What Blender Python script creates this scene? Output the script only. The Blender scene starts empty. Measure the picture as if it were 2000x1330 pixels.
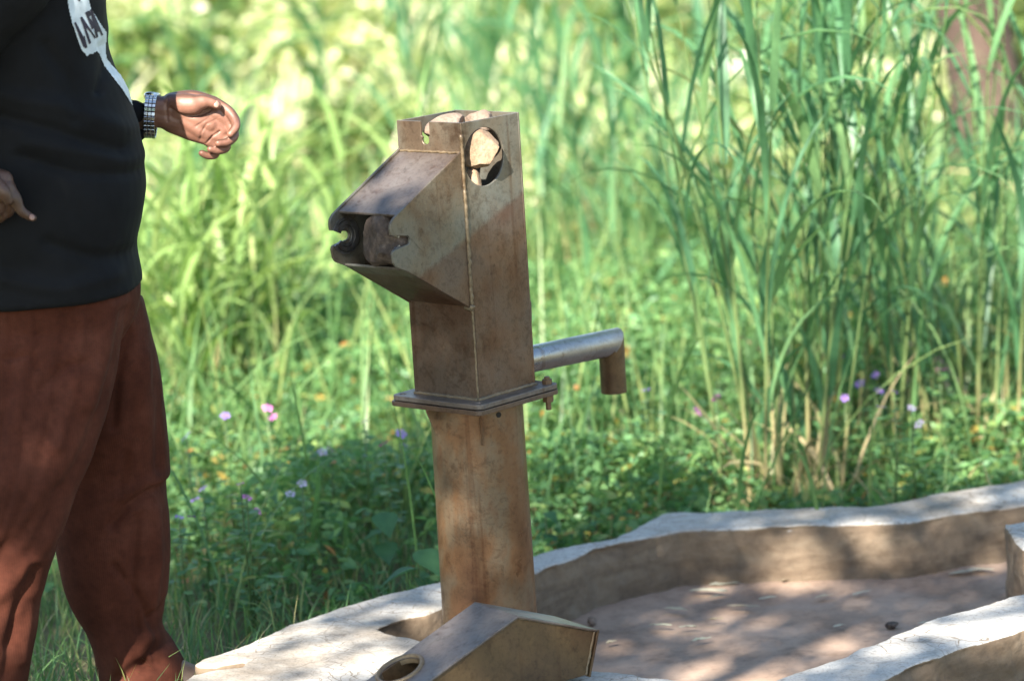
import bpy, bmesh, math, random
import numpy as np
from mathutils import Vector, Matrix
from mathutils.geometry import tessellate_polygon
from mathutils.bvhtree import BVHTree

S = bpy.context.scene
COL = S.collection
rng = np.random.default_rng(7)
random.seed(7)
R = math.radians

# ------------------------------------------------------------------ camera
CAM_D, CAM_H, PITCH, ROLL, FPX, CAM_X = 7.2164, 2.1714, .1822, .0618, 6168.1, .0923
cam_d = bpy.data.cameras.new('camera'); cam = bpy.data.objects.new('camera', cam_d); COL.objects.link(cam)
C0 = np.array([CAM_X, -CAM_D, CAM_H])
FW = np.array([0, math.cos(PITCH), -math.sin(PITCH)]); RT = np.array([1., 0, 0]); UP = np.cross(RT, FW)
R2 = math.cos(ROLL) * RT - math.sin(ROLL) * UP; U2 = math.sin(ROLL) * RT + math.cos(ROLL) * UP
M = Matrix(((R2[0], U2[0], -FW[0], C0[0]), (R2[1], U2[1], -FW[1], C0[1]), (R2[2], U2[2], -FW[2], C0[2]), (0, 0, 0, 1)))
cam.matrix_world = M
cam_d.sensor_width = 36; cam_d.lens = 36 * FPX / 2000
cam_d.clip_end = 2000; cam_d.clip_start = .05
cam_d.dof.use_dof = True; cam_d.dof.focus_distance = 7.2; cam_d.dof.aperture_fstop = 2.05
S.camera = cam

# ------------------------------------------------------------------ sky, sun, exposure
SUN_AZ, SUN_EL = 20.0, 38.0        # degrees left of "behind the camera", elevation
LV = Vector((-math.sin(R(SUN_AZ)) * math.cos(R(SUN_EL)), -math.cos(R(SUN_AZ)) * math.cos(R(SUN_EL)), math.sin(R(SUN_EL))))
w = bpy.data.worlds.new('World'); S.world = w; w.use_nodes = True
nt = w.node_tree; nt.nodes.clear()
sky = nt.nodes.new('ShaderNodeTexSky'); sky.sky_type = 'NISHITA'; sky.sun_disc = False
sky.sun_elevation = R(SUN_EL); sky.sun_rotation = math.atan2(LV.x, LV.y)
sky.air_density = 1.25; sky.dust_density = .5; sky.ozone_density = 1.0
bg = nt.nodes.new('ShaderNodeBackground'); bg.inputs[1].default_value = .08
out = nt.nodes.new('ShaderNodeOutputWorld')
nt.links.new(sky.outputs[0], bg.inputs[0]); nt.links.new(bg.outputs[0], out.inputs[0])
sun_d = bpy.data.lights.new('sun', 'SUN'); sun_d.energy = 5.0; sun_d.angle = R(.53); sun_d.color = (1, .94, .83)
sun = bpy.data.objects.new('sun', sun_d); COL.objects.link(sun)
sun.rotation_euler = LV.to_track_quat('Z', 'Y').to_euler(); sun.location = (-4, -12, 12)
S.view_settings.view_transform = 'Standard'; S.view_settings.look = 'None'
S.view_settings.exposure = 2.1; S.view_settings.gamma = 1.0
S.render.engine = 'CYCLES'
S.cycles.max_bounces = 6; S.cycles.diffuse_bounces = 3; S.cycles.glossy_bounces = 2
S.cycles.transmission_bounces = 4; S.cycles.transparent_max_bounces = 4
S.cycles.use_denoising = True; S.cycles.sample_clamp_indirect = 6

# ------------------------------------------------------------------ helpers
def ray(px, py):
    return FW + R2 * (px - 1000) / FPX - U2 * (py - 665) / FPX
def at(px, py, Y):
    d = ray(px, py); t = (Y - C0[1]) / d[1]; return C0 + d * t
def atz(px, py, z):
    d = ray(px, py); t = (z - C0[2]) / d[2]; return C0 + d * t

def tag(o, label=None, cat=None, group=None, kind=None):
    if label: o['label'] = label
    if cat: o['category'] = cat
    if group: o['group'] = group
    if kind: o['kind'] = kind
    return o
def empty(name, loc=(0, 0, 0), rz=0):
    o = bpy.data.objects.new(name, None); COL.objects.link(o); o.location = loc; o.rotation_euler = (0, 0, rz)
    o.empty_display_size = .05
    return o
def link(name, me, mat=None, parent=None):
    o = bpy.data.objects.new(name, me); COL.objects.link(o)
    if mat and not len(me.materials): me.materials.append(mat)
    if parent: o.parent = parent
    return o
def mesh(name, v, f, smooth=False):
    me = bpy.data.meshes.new(name); me.from_pydata([tuple(x) for x in v], [], [tuple(x) for x in f]); me.update()
    if smooth: me.polygons.foreach_set('use_smooth', [True] * len(me.polygons))
    return me
def npmesh(name, V, F, tint=None, smooth=True):
    """V (n,3), F (m,k) arrays -> mesh, fast"""
    me = bpy.data.meshes.new(name)
    n, m, k = len(V), len(F), F.shape[1]
    me.vertices.add(n); me.vertices.foreach_set('co', np.ascontiguousarray(V, np.float32).ravel())
    me.loops.add(m * k); me.loops.foreach_set('vertex_index', np.ascontiguousarray(F, np.int32).ravel())
    me.polygons.add(m); me.polygons.foreach_set('loop_start', np.arange(0, m * k, k, dtype=np.int32))
    me.update(calc_edges=True)
    if smooth: me.polygons.foreach_set('use_smooth', np.ones(m, bool))
    if tint is not None:
        a = me.attributes.new('tint', 'FLOAT', 'POINT'); a.data.foreach_set('value', np.asarray(tint, np.float32))
    me.validate()
    return me
def fixnormals(me):
    bm = bmesh.new(); bm.from_mesh(me); bmesh.ops.recalc_face_normals(bm, faces=bm.faces); bm.to_mesh(me); bm.free()
def bevel(me, w=.002, seg=2, ang=35):
    bm = bmesh.new(); bm.from_mesh(me)
    bmesh.ops.remove_doubles(bm, verts=bm.verts, dist=1e-6)
    bmesh.ops.recalc_face_normals(bm, faces=bm.faces)
    es = [e for e in bm.edges if len(e.link_faces) == 2 and e.calc_face_angle(0) > R(ang)]
    bmesh.ops.bevel(bm, geom=es, offset=w, segments=seg, affect='EDGES', profile=.5)
    bm.to_mesh(me); bm.free()
def circle2(cx, cy, r, n=40, a0=0, ry=None):
    return [(cx + r * math.cos(a0 + 2 * math.pi * i / n), cy + (ry or r) * math.sin(a0 + 2 * math.pi * i / n)) for i in range(n)]
class MB:
    def __init__(s): s.v = []; s.f = []
    def add(s, v, f):
        b = len(s.v); s.v += [tuple(x) for x in v]; s.f += [tuple(i + b for i in q) for q in f]; return s
    def plate(s, outer, holes, O, U, Vv, t):
        """polygon with holes in plane (O,U,V), thickness t along U x V (from 0 to -t)"""
        O, U, Vv = Vector(O), Vector(U).normalized(), Vector(Vv).normalized(); N = U.cross(Vv)
        loops = [outer] + list(holes); flat = [p for l in loops for p in l]; n = len(flat)
        tris = tessellate_polygon([[Vector((p[0], p[1], 0)) for p in l] for l in loops])
        top = [O + U * p[0] + Vv * p[1] for p in flat]; bot = [q - N * t for q in top]
        f = []
        for a, b, c in tris: f += [(a, b, c), (c + n, b + n, a + n)]
        k = 0
        for l in loops:
            m = len(l)
            for i in range(m):
                a, b = k + i, k + (i + 1) % m
                f.append((a, b, b + n, a + n))
            k += m
        return s.add(top + bot, f)
    def box(s, lo, hi):
        x0, y0, z0 = lo; x1, y1, z1 = hi
        return s.add([(x0, y0, z0), (x1, y0, z0), (x1, y1, z0), (x0, y1, z0), (x0, y0, z1), (x1, y0, z1), (x1, y1, z1), (x0, y1, z1)],
                     [(3, 2, 1, 0), (4, 5, 6, 7), (0, 1, 5, 4), (1, 2, 6, 5), (2, 3, 7, 6), (3, 0, 4, 7)])
    def tube(s, pts, rad, n=16, cap=True, flat=None, rough=0.0):
        pts = [Vector(p) for p in pts]
        if not hasattr(rad, '__len__'): rad = [rad] * len(pts)
        prev = None; rings = []; v = []
        for i, p in enumerate(pts):
            d = (pts[min(i + 1, len(pts) - 1)] - pts[max(i - 1, 0)]).normalized()
            if prev is None:
                a = Vector((0, 0, 1)) if abs(d.z) < .9 else Vector((1, 0, 0))
                u = d.cross(a).normalized()
            else:
                u = (prev - d * prev.dot(d)).normalized()
            prev = u; w2 = d.cross(u)
            rr = rad[i]
            rx, ry = rr if hasattr(rr, '__len__') else (rr, rr)
            for j in range(n):
                a = 2 * math.pi * j / n; k = 1 + (random.uniform(-rough, rough) if rough else 0)
                v.append(p + u * (math.cos(a) * rx * k) + w2 * (math.sin(a) * ry * k))
        f = []
        for i in range(len(pts) - 1):
            for j in range(n):
                f.append((i * n + j, i * n + (j + 1) % n, (i + 1) * n + (j + 1) % n, (i + 1) * n + j))
        if cap:
            f.append(tuple(range(n - 1, -1, -1))); f.append(tuple((len(pts) - 1) * n + j for j in range(n)))
        return s.add(v, f)
    def build(s, name, mat, parent=None, smooth=False, bev=0, seg=2, ang=35, autos=True):
        me = mesh(name, s.v, s.f, smooth); fixnormals(me)
        if bev: bevel(me, bev, seg, ang)
        if smooth:
            me.polygons.foreach_set('use_smooth', [True] * len(me.polygons))
            if autos: me.set_sharp_from_angle(angle=R(40))
        return link(name, me, mat, parent)
def vnoise(Pn, scale, seed, octs=3):
    """cheap smooth noise on points (n,3), about -1..1"""
    g = np.random.default_rng(seed); o = np.zeros(len(Pn)); amp = 1.; tot = 0
    for k in range(octs):
        for i in range(5):
            d = g.normal(size=3); d /= np.linalg.norm(d)
            o += amp * np.sin((Pn @ d) * scale * g.uniform(.7, 1.4) * 6.283 + g.uniform(0, 6.283) + 1.5 * np.sin((Pn @ g.normal(size=3)) * scale * 2.1 + g.uniform(0, 6)))
        tot += amp * 2.2; amp *= .5; scale *= 2.1
    return o / tot
def remesh(me, voxel, smooth_it=3):
    """voxel-remesh a mesh into one continuous skin"""
    o = bpy.data.objects.new('tmp', me); COL.objects.link(o)
    m = o.modifiers.new('r', 'REMESH'); m.mode = 'VOXEL'; m.voxel_size = voxel; m.use_smooth_shade = True
    if smooth_it:
        s2 = o.modifiers.new('s', 'SMOOTH'); s2.factor = .5; s2.iterations = smooth_it
    dg = bpy.context.evaluated_depsgraph_get(); dg.update()
    nm = bpy.data.meshes.new_from_object(o.evaluated_get(dg), depsgraph=dg)
    bpy.data.objects.remove(o)
    nm.polygons.foreach_set('use_smooth', [True] * len(nm.polygons))
    return nm
def getv(me):
    a = np.empty(len(me.vertices) * 3, np.float32); me.vertices.foreach_get('co', a); return a.reshape(-1, 3).astype(float)
def getn(me):
    a = np.empty(len(me.vertices) * 3, np.float32); me.vertices.foreach_get('normal', a); return a.reshape(-1, 3).astype(float)
def setv(me, V):
    me.vertices.foreach_set('co', np.ascontiguousarray(V, np.float32).ravel()); me.update()
def setattr_f(me, name, val):
    a = me.attributes.get(name) or me.attributes.new(name, 'FLOAT', 'POINT'); a.data.foreach_set('value', np.asarray(val, np.float32))
def seg_dist(Q, pts):
    """distance of 2D points Q (n,2) to polyline"""
    best = np.full(len(Q), 1e9)
    pts = np.asarray(pts, float)
    for a, b in zip(pts[:-1], pts[1:]):
        ab = b - a; t = np.clip(((Q - a) @ ab) / (ab @ ab + 1e-12), 0, 1)
        best = np.minimum(best, np.linalg.norm(Q - (a + t[:, None] * ab), axis=1))
    return best

# ------------------------------------------------------------------ materials
def newmat(name):
    m = bpy.data.materials.new(name); m.use_nodes = True; t = m.node_tree; t.nodes.clear()
    o = t.nodes.new('ShaderNodeOutputMaterial'); b = t.nodes.new('ShaderNodeBsdfPrincipled')
    t.links.new(b.outputs[0], o.inputs[0]); return m, t, b, o
def nd(t, ty, **k):
    n = t.nodes.new(ty)
    for a, v in k.items():
        if isinstance(v, (int, float, str, bool)) and hasattr(n, a): setattr(n, a, v)
    return n
def noise(t, scale, detail=4, rough=.6, vec=None, dist=0):
    n = nd(t, 'ShaderNodeTexNoise'); n.inputs['Scale'].default_value = scale; n.inputs['Detail'].default_value = detail
    n.inputs['Roughness'].default_value = rough; n.inputs['Distortion'].default_value = dist
    if vec: t.links.new(vec, n.inputs['Vector'])
    return n
def ramp(t, fac, stops):
    r = nd(t, 'ShaderNodeValToRGB'); e = r.color_ramp.elements
    while len(e) < len(stops): e.new(.5)
    for i, (p, c) in enumerate(stops):
        e[i].position = p; e[i].color = (*c, 1) if len(c) == 3 else c
    t.links.new(fac, r.inputs[0]); return r
def mix(t, fac, a, b, mode='MIX'):
    m = nd(t, 'ShaderNodeMix'); m.data_type = 'RGBA'; m.blend_type = mode
    for s, v in ((0, fac), (6, a), (7, b)):
        if hasattr(v, 'is_linked') or hasattr(v, 'links'): t.links.new(v, m.inputs[s])
        else: m.inputs[s].default_value = v if s == 0 else (*v, 1)
    return m.outputs[2]
def bumpn(t, b, h, strength=.3, dist=.01):
    n = nd(t, 'ShaderNodeBump'); n.inputs['Strength'].default_value = strength; n.inputs['Distance'].default_value = dist
    t.links.new(h, n.inputs['Height']); t.links.new(n.outputs[0], b.inputs['Normal'])
def objco(t, scale=(1, 1, 1)):
    c = nd(t, 'ShaderNodeTexCoord'); mp = nd(t, 'ShaderNodeMapping'); mp.inputs['Scale'].default_value = scale
    t.links.new(c.outputs['Object'], mp.inputs[0]); return mp.outputs[0]

def rust_mat(name, stops, metal=.5, rough=.42, streak=(6, 6, 3.2), speck=.6, shadow_line=False):
    m, t, b, o = newmat(name)
    v = objco(t)
    n1 = noise(t, 5, 6, .55, v, .3); n2 = noise(t, 1, 5, .6, objco(t, streak)); n3 = noise(t, 95, 3, .7, v)
    a = nd(t, 'ShaderNodeMath', operation='ADD'); t.links.new(n1.outputs[0], a.inputs[0]); t.links.new(n2.outputs[0], a.inputs[1])
    h = nd(t, 'ShaderNodeMath', operation='MULTIPLY'); t.links.new(a.outputs[0], h.inputs[0]); h.inputs[1].default_value = .5
    c = ramp(t, h.outputs[0], stops)
    sp = ramp(t, n3.outputs[0], [(.32, (.55, .55, .55)), (.5, (1, 1, 1)), (.74, (1.0, 1.0, 1.0)), (.8, (1.5, 1.5, 1.5))])
    colr = mix(t, speck, c.outputs[0], sp.outputs[0], 'MULTIPLY')
    n6 = noise(t, 26, 5, .7, v, .6); bl = ramp(t, n6.outputs[0], [(.34, (.55, .47, .42)), (.47, (1, 1, 1)), (.62, (1, 1, 1)), (.72, (1.22, 1.18, 1.1))]); colr = mix(t, .7, colr, bl.outputs[0], 'MULTIPLY')
    n7 = noise(t, 1, 3, .6, objco(t, (30, 30, 1.3)), .2); rn = ramp(t, n7.outputs[0], [(.30, (.62, .45, .34)), (.40, (1, 1, 1))]); colr = mix(t, .6, colr, rn.outputs[0], 'MULTIPLY')
    if shadow_line:
        # diagonal shadow line painted into the colour: grey-green above it, red-brown below it
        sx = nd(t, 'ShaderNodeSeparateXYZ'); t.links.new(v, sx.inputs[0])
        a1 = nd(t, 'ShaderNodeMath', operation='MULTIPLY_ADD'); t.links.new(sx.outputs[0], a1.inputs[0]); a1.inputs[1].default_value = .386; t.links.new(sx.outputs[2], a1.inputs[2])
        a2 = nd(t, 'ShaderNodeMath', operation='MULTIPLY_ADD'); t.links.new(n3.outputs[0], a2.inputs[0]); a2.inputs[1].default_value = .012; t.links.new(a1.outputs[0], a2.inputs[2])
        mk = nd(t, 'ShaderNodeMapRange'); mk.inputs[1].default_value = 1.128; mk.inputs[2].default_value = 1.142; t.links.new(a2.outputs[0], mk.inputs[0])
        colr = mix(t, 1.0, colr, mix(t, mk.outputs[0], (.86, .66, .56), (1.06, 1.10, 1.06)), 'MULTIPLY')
    t.links.new(colr, b.inputs['Base Color'])
    rr = ramp(t, n1.outputs[0], [(.3, (rough - .13,) * 3), (.7, (rough + .2,) * 3)])
    t.links.new(rr.outputs[0], b.inputs['Roughness']); b.inputs['Metallic'].default_value = metal
    bumpn(t, b, n3.outputs[0], .18, .004)
    return m
RUST = [(.28, (.105, .066, .04)), (.42, (.20, .125, .07)), (.5, (.25, .175, .105)), (.58, (.27, .22, .16)), (.68, (.19, .175, .14)), (.8, (.12, .08, .055))]
M_head = rust_mat('weathered_galvanised_steel', [(.3, (.065, .04, .028)), (.4, (.115, .078, .055)), (.48, (.14, .117, .094)), (.56, (.14, .134, .12)), (.66, (.11, .083, .065)), (.78, (.07, .044, .033))], shadow_line=True)
M_ped = rust_mat('rust_streaked_steel', [(.3, (.045, .024, .015)), (.4, (.115, .054, .026)), (.48, (.17, .09, .044)), (.54, (.165, .118, .074)), (.6, (.145, .07, .034)), (.7, (.10, .053, .03)), (.8, (.12, .10, .08))], .4, .38, (6, 6, 1.6), .5)
M_plate = rust_mat('worn_steel_edge', [(.3, (.085, .06, .048)), (.5, (.14, .115, .10)), (.65, (.165, .15, .14)), (.8, (.10, .066, .046))], .45, .42)
M_spout = rust_mat('grey_galvanised_pipe', [(.3, (.20, .19, .185)), (.5, (.30, .30, .31)), (.7, (.22, .20, .185))], .9, .30, (3, 3, 3), .3)
M_cover = rust_mat('brown_painted_steel', [(.3, (.035, .021, .013)), (.42, (.075, .043, .021)), (.52, (.115, .073, .034)), (.6, (.095, .06, .03)), (.74, (.05, .031, .02))], .35, .45)
M_weld = rust_mat('weld_bead_steel', [(.3, (.09, .056, .03)), (.5, (.16, .12, .073)), (.7, (.14, .115, .08))], .3, .5)

def stone_mat(name, c1, c2, c3, sc=14):
    m, t, b, o = newmat(name); v = objco(t)
    n1 = noise(t, sc, 6, .65, v); n2 = noise(t, 120, 3, .6, v)
    c = ramp(t, n1.outputs[0], [(.3, c1), (.5, c2), (.7, c3)])
    s = ramp(t, n2.outputs[0], [(.35, (.7, .7, .7)), (.55, (1, 1, 1))])
    t.links.new(mix(t, .7, c.outputs[0], s.outputs[0], 'MULTIPLY'), b.inputs['Base Color']); b.inputs['Roughness'].default_value = .85
    bumpn(t, b, n2.outputs[0], .5, .006); return m
M_rock = stone_mat('tan_stone', (.18, .112, .068), (.26, .172, .108), (.33, .235, .155))
M_rock2 = stone_mat('pale_pinkish_stone', (.14, .095, .07), (.19, .135, .10), (.24, .18, .145))
M_rockd = stone_mat('dark_crusty_stone', (.03, .02, .015), (.065, .045, .034), (.135, .10, .078), 45)
M_standin = stone_mat('chalky_standin', (.62, .58, .5), (.72, .69, .62), (.8, .77, .7))

# concrete apron: whitewashed top, brown mud-plastered faces
def concrete_mat():
    m, t, b, o = newmat('whitewashed_concrete'); v = objco(t)
    g = nd(t, 'ShaderNodeNewGeometry'); sx = nd(t, 'ShaderNodeSeparateXYZ'); t.links.new(g.outputs['True Normal'], sx.inputs[0])
    att = nd(t, 'ShaderNodeAttribute'); att.attribute_name = 'top'
    n1 = noise(t, 6, 6, .6, v); n2 = noise(t, 45, 5, .65, v); n3 = noise(t, 1, 4, .6, objco(t, (9, 34, 20)), 1.5); n4 = noise(t, 22, 5, .7, v)
    top = ramp(t, n1.outputs[0], [(.25, (.25, .225, .195)), (.40, (.36, .335, .305)), (.6, (.44, .42, .39)), (.8, (.33, .305, .275))])
    scr = ramp(t, n3.outputs[0], [(.30, (.62, .52, .43)), (.37, (1, 1, 1))])
    topc = mix(t, .75, top.outputs[0], scr.outputs[0], 'MULTIPLY')
    fn = ramp(t, n2.outputs[0], [(.3, (.75, .75, .75)), (.55, (1, 1, 1))])
    topc = mix(t, .6, topc, fn.outputs[0], 'MULTIPLY')
    vo = nd(t, 'ShaderNodeTexVoronoi'); vo.feature = 'DISTANCE_TO_EDGE'; vo.inputs['Scale'].default_value = 3.1
    wob = nd(t, 'ShaderNodeVectorMath', operation='MULTIPLY_ADD'); t.links.new(noise(t, 5, 3, .5, v).outputs['Color'], wob.inputs[0]); wob.inputs[1].default_value = (.22, .22, .22); t.links.new(v, wob.inputs[2]); t.links.new(wob.outputs[0], vo.inputs['Vector'])
    ck = ramp(t, vo.outputs[0], [(.002, (.4, .33, .27)), (.008, (1, 1, 1))]); topc = mix(t, .45, topc, ck.outputs[0], 'MULTIPLY')
    n5 = noise(t, 2.2, 5, .65, v); stn = ramp(t, n5.outputs[0], [(.36, (.60, .52, .43)), (.52, (1, 1, 1))]); topc = mix(t, .8, topc, stn.outputs[0], 'MULTIPLY')
    gr = ramp(t, noise(t, 160, 2, .5, v).outputs[0], [(.36, (.6, .58, .55)), (.46, (1, 1, 1))]); topc = mix(t, .6, topc, gr.outputs[0], 'MULTIPLY')
    br = nd(t, 'ShaderNodeTexBrick'); br.inputs['Scale'].default_value = 7.5; br.inputs['Mortar Size'].default_value = .012; br.inputs['Mortar Smooth'].default_value = .3; br.inputs['Color1'].default_value = br.inputs['Color2'].default_value = (1, 1, 1, 1); br.inputs['Mortar'].default_value = (.42, .33, .25, 1)
    mpb = nd(t, 'ShaderNodeMapping'); mpb.inputs['Rotation'].default_value = (0, 0, .5); t.links.new(wob.outputs[0], mpb.inputs[0]); t.links.new(mpb.outputs[0], br.inputs['Vector'])
    bmk = ramp(t, noise(t, 4.5, 3, .6, v).outputs[0], [(.46, (0, 0, 0)), (.56, (.85, .85, .85))]); topc = mix(t, bmk.outputs[0], topc, mix(t, 1., topc, br.outputs[0], 'MULTIPLY'))
    n4 = noise(t, 1, 6, .62, objco(t, (5, 5, 19)), .8)
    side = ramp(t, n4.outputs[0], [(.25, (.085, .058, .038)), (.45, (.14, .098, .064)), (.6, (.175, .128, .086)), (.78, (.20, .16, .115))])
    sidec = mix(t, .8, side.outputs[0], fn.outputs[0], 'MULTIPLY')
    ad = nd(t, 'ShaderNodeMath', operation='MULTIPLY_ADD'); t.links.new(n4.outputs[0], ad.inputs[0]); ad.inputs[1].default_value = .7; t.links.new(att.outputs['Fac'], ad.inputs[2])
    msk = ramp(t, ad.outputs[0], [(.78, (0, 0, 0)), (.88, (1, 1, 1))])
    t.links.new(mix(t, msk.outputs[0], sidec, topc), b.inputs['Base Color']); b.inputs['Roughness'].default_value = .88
    h = mix(t, .5, n2.outputs[0], n4.outputs[0]); bumpn(t, b, h, .6, .012); return m
M_conc = concrete_mat()
def floor_mat():
    m, t, b, o = newmat('pink_brown_cement_floor'); v = objco(t)
    n1 = noise(t, 3.5, 6, .6, v, .5); n2 = noise(t, 60, 4, .65, v); n3 = noise(t, 13, 5, .7, v)
    c = ramp(t, n1.outputs[0], [(.28, (.18, .118, .082)), (.45, (.28, .192, .138)), (.6, (.35, .25, .187)), (.78, (.25, .172, .123))])
    s = ramp(t, n3.outputs[0], [(.32, (.62, .58, .55)), (.5, (1, 1, 1))]); s2 = ramp(t, n2.outputs[0], [(.3, (.8, .8, .8)), (.5, (1, 1, 1))])
    t.links.new(mix(t, .8, mix(t, .7, c.outputs[0], s.outputs[0], 'MULTIPLY'), s2.outputs[0], 'MULTIPLY'), b.inputs['Base Color'])
    b.inputs['Roughness'].default_value = .8; bumpn(t, b, n2.outputs[0], .35, .006); return m
M_floor = floor_mat()
def earth_mat():
    m, t, b, o = newmat('brown_earth'); v = objco(t)
    n1 = noise(t, 1.2, 6, .6, v); n2 = noise(t, 18, 5, .7, v)
    c = ramp(t, n1.outputs[0], [(.3, (.10, .085, .04)), (.5, (.16, .145, .06)), (.7, (.21, .17, .09))])
    s = ramp(t, n2.outputs[0], [(.3, (.5, .5, .5)), (.6, (1, 1, 1))])
    t.links.new(mix(t, .8, c.outputs[0], s.outputs[0], 'MULTIPLY'), b.inputs['Base Color']); b.inputs['Roughness'].default_value = .95
    bumpn(t, b, n2.outputs[0], .8, .03); return m
M_earth = earth_mat()
def leaf_mat(name, stops, trans=.4, tcol=1.6, rough=.42, spec=.35):
    m, t, b, o = newmat(name)
    att = nd(t, 'ShaderNodeAttribute'); att.attribute_name = 'tint'; oi = nd(t, 'ShaderNodeObjectInfo')
    a = nd(t, 'ShaderNodeMath', operation='MULTIPLY_ADD'); t.links.new(oi.outputs['Random'], a.inputs[0]); a.inputs[1].default_value = .25; t.links.new(att.outputs['Fac'], a.inputs[2])
    f = nd(t, 'ShaderNodeMath', operation='FRACT'); t.links.new(a.outputs[0], f.inputs[0])
    c = ramp(t, f.outputs[0], stops); n = noise(t, 30, 3, .6, objco(t))
    s = ramp(t, n.outputs[0], [(.3, (.72, .74, .7)), (.6, (1.05, 1.05, 1))]); col = mix(t, .7, c.outputs[0], s.outputs[0], 'MULTIPLY')
    t.links.new(col, b.inputs['Base Color']); b.inputs['Roughness'].default_value = rough; b.inputs['Specular IOR Level'].default_value = spec
    tr = nd(t, 'ShaderNodeBsdfTranslucent'); t.links.new(mix(t, 1.0, col, (tcol * .98, tcol, tcol * .66), 'MULTIPLY'), tr.inputs[0])
    ms = nd(t, 'ShaderNodeMixShader'); ms.inputs[0].default_value = trans
    t.links.new(b.outputs[0], ms.inputs[1]); t.links.new(tr.outputs[0], ms.inputs[2]); t.links.new(ms.outputs[0], o.inputs[0]); return m
M_reed = leaf_mat('cane_grass_blade', [(0, (0.0641, 0.155, 0.0853)), (.35, (0.0838, 0.2, 0.0959)), (.6, (0.113, 0.235, 0.107)), (.82, (0.167, 0.27, 0.112)), (.93, (0.296, 0.26, 0.128)), (1, (0.236, 0.165, 0.0853))])
M_grass = leaf_mat('meadow_grass_blade', [(0, (0.0768, 0.163, 0.0676)), (.35, (0.112, 0.219, 0.0832)), (.62, (0.164, 0.265, 0.0992)), (.8, (0.256, 0.306, 0.114)), (.92, (0.388, 0.347, 0.177)), (1, (0.43, 0.347, 0.208))])
M_herb = leaf_mat('weed_leaf', [(0, (0.0756, 0.174, 0.0829)), (.4, (0.116, 0.246, 0.105)), (.7, (0.175, 0.314, 0.116)), (.9, (0.268, 0.358, 0.122)), (.97, (0.395, 0.246, 0.0553)), (1, (0.349, 0.134, 0.0553))])
M_broad = leaf_mat('broad_leaf', [(0, (0.0543, 0.135, 0.0693)), (.5, (0.0838, 0.2, 0.0853)), (.85, (0.138, 0.25, 0.0959)), (1, (0.257, 0.28, 0.107))], .45)
M_shrub = leaf_mat('shrub_leaf', [(0, (0.0716, 0.138, 0.0416)), (.4, (0.118, 0.204, 0.0572)), (.7, (0.195, 0.265, 0.0832)), (.9, (0.307, 0.326, 0.135)), (1, (0.43, 0.388, 0.229))], .45)
M_cane = leaf_mat('cane_stalk', [(0, (.40, .32, .19)), (.22, (.33, .27, .14)), (.45, (.14, .18, .07)), (1, (.085, .16, .055))], .15)
M_culm = leaf_mat('straw_culm', [(0, (.22, .22, .10)), (.4, (.33, .27, .15)), (.7, (.40, .32, .19)), (1, (.20, .20, .08))], .15)
M_stem = leaf_mat('green_stem', [(0, (.08, .14, .05)), (1, (.13, .18, .07))], .1)
M_dry = leaf_mat('dry_leaf', [(0, (.36, .29, .20)), (.4, (.52, .47, .38)), (.7, (.43, .42, .33)), (.92, (.40, .33, .24)), (1, (.18, .12, .075))], .15, 1.2, .7, .2)
def plain(name, c, rough=.6, metal=0, spec=.4, bump=0, bs=200, var=.25, sc=20):
    m, t, b, o = newmat(name); v = objco(t); n = noise(t, sc, 4, .6, v)
    s = ramp(t, n.outputs[0], [(.3, tuple(x * (1 - var) for x in c)), (.7, tuple(min(1, x * (1 + var)) for x in c))])
    t.links.new(s.outputs[0], b.inputs['Base Color']); b.inputs['Roughness'].default_value = rough; b.inputs['Metallic'].default_value = metal
    b.inputs['Specular IOR Level'].default_value = spec
    if bump: bumpn(t, b, noise(t, bs, 3, .6, v).outputs[0], bump, .003)
    return m
M_pink = plain('pink_petal', (.60, .16, .48), .6, var=.35, sc=8); M_violet = plain('violet_petal', (.36, .20, .62), .6, var=.35, sc=8); M_whitep = plain('pale_lilac_petal', (.50, .42, .58), .6)
M_bark = plain('reddish_bark', (.065, .042, .032), .9, bump=1, bs=40, var=.45, sc=12)
M_bolt = plain('rusty_bolt', (.16, .10, .06), .55, .5)
M_hole = plain('painted_bore_shade', (.02, .018, .015), .9)
M_shoe = plain('dark_shoe_leather', (.045, .03, .022), .5, bump=.3)
M_strap = plain('black_strap', (.015, .015, .016), .6)
M_metal = plain('polished_watch_steel', (.55, .55, .55), .22, 1.0, var=.15)
M_brick = plain('exposed_red_brick', (.24, .095, .05), .9, bump=.6, bs=60)
M_eye = plain('eye_white', (.7, .68, .62), .3); M_hair = plain('short_black_hair', (.012, .011, .01), .8, bump=1, bs=300)
def shirt_mat():
    m, t, b, o = newmat('black_cotton'); v = objco(t); n = noise(t, 700, 2, .5, v)
    c = ramp(t, noise(t, 9, 4, .6, v).outputs[0], [(.3, (.0040, .0042, .0052)), (.7, (.0075, .0078, .0095))])
    t.links.new(c.outputs[0], b.inputs['Base Color']); b.inputs['Roughness'].default_value = .85; b.inputs['Specular IOR Level'].default_value = .18
    b.inputs['Sheen Weight'].default_value = .0; b.inputs['Sheen Roughness'].default_value = .5
    bumpn(t, b, n.outputs[0], .3, .001); return m
M_shirt = shirt_mat()
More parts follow.
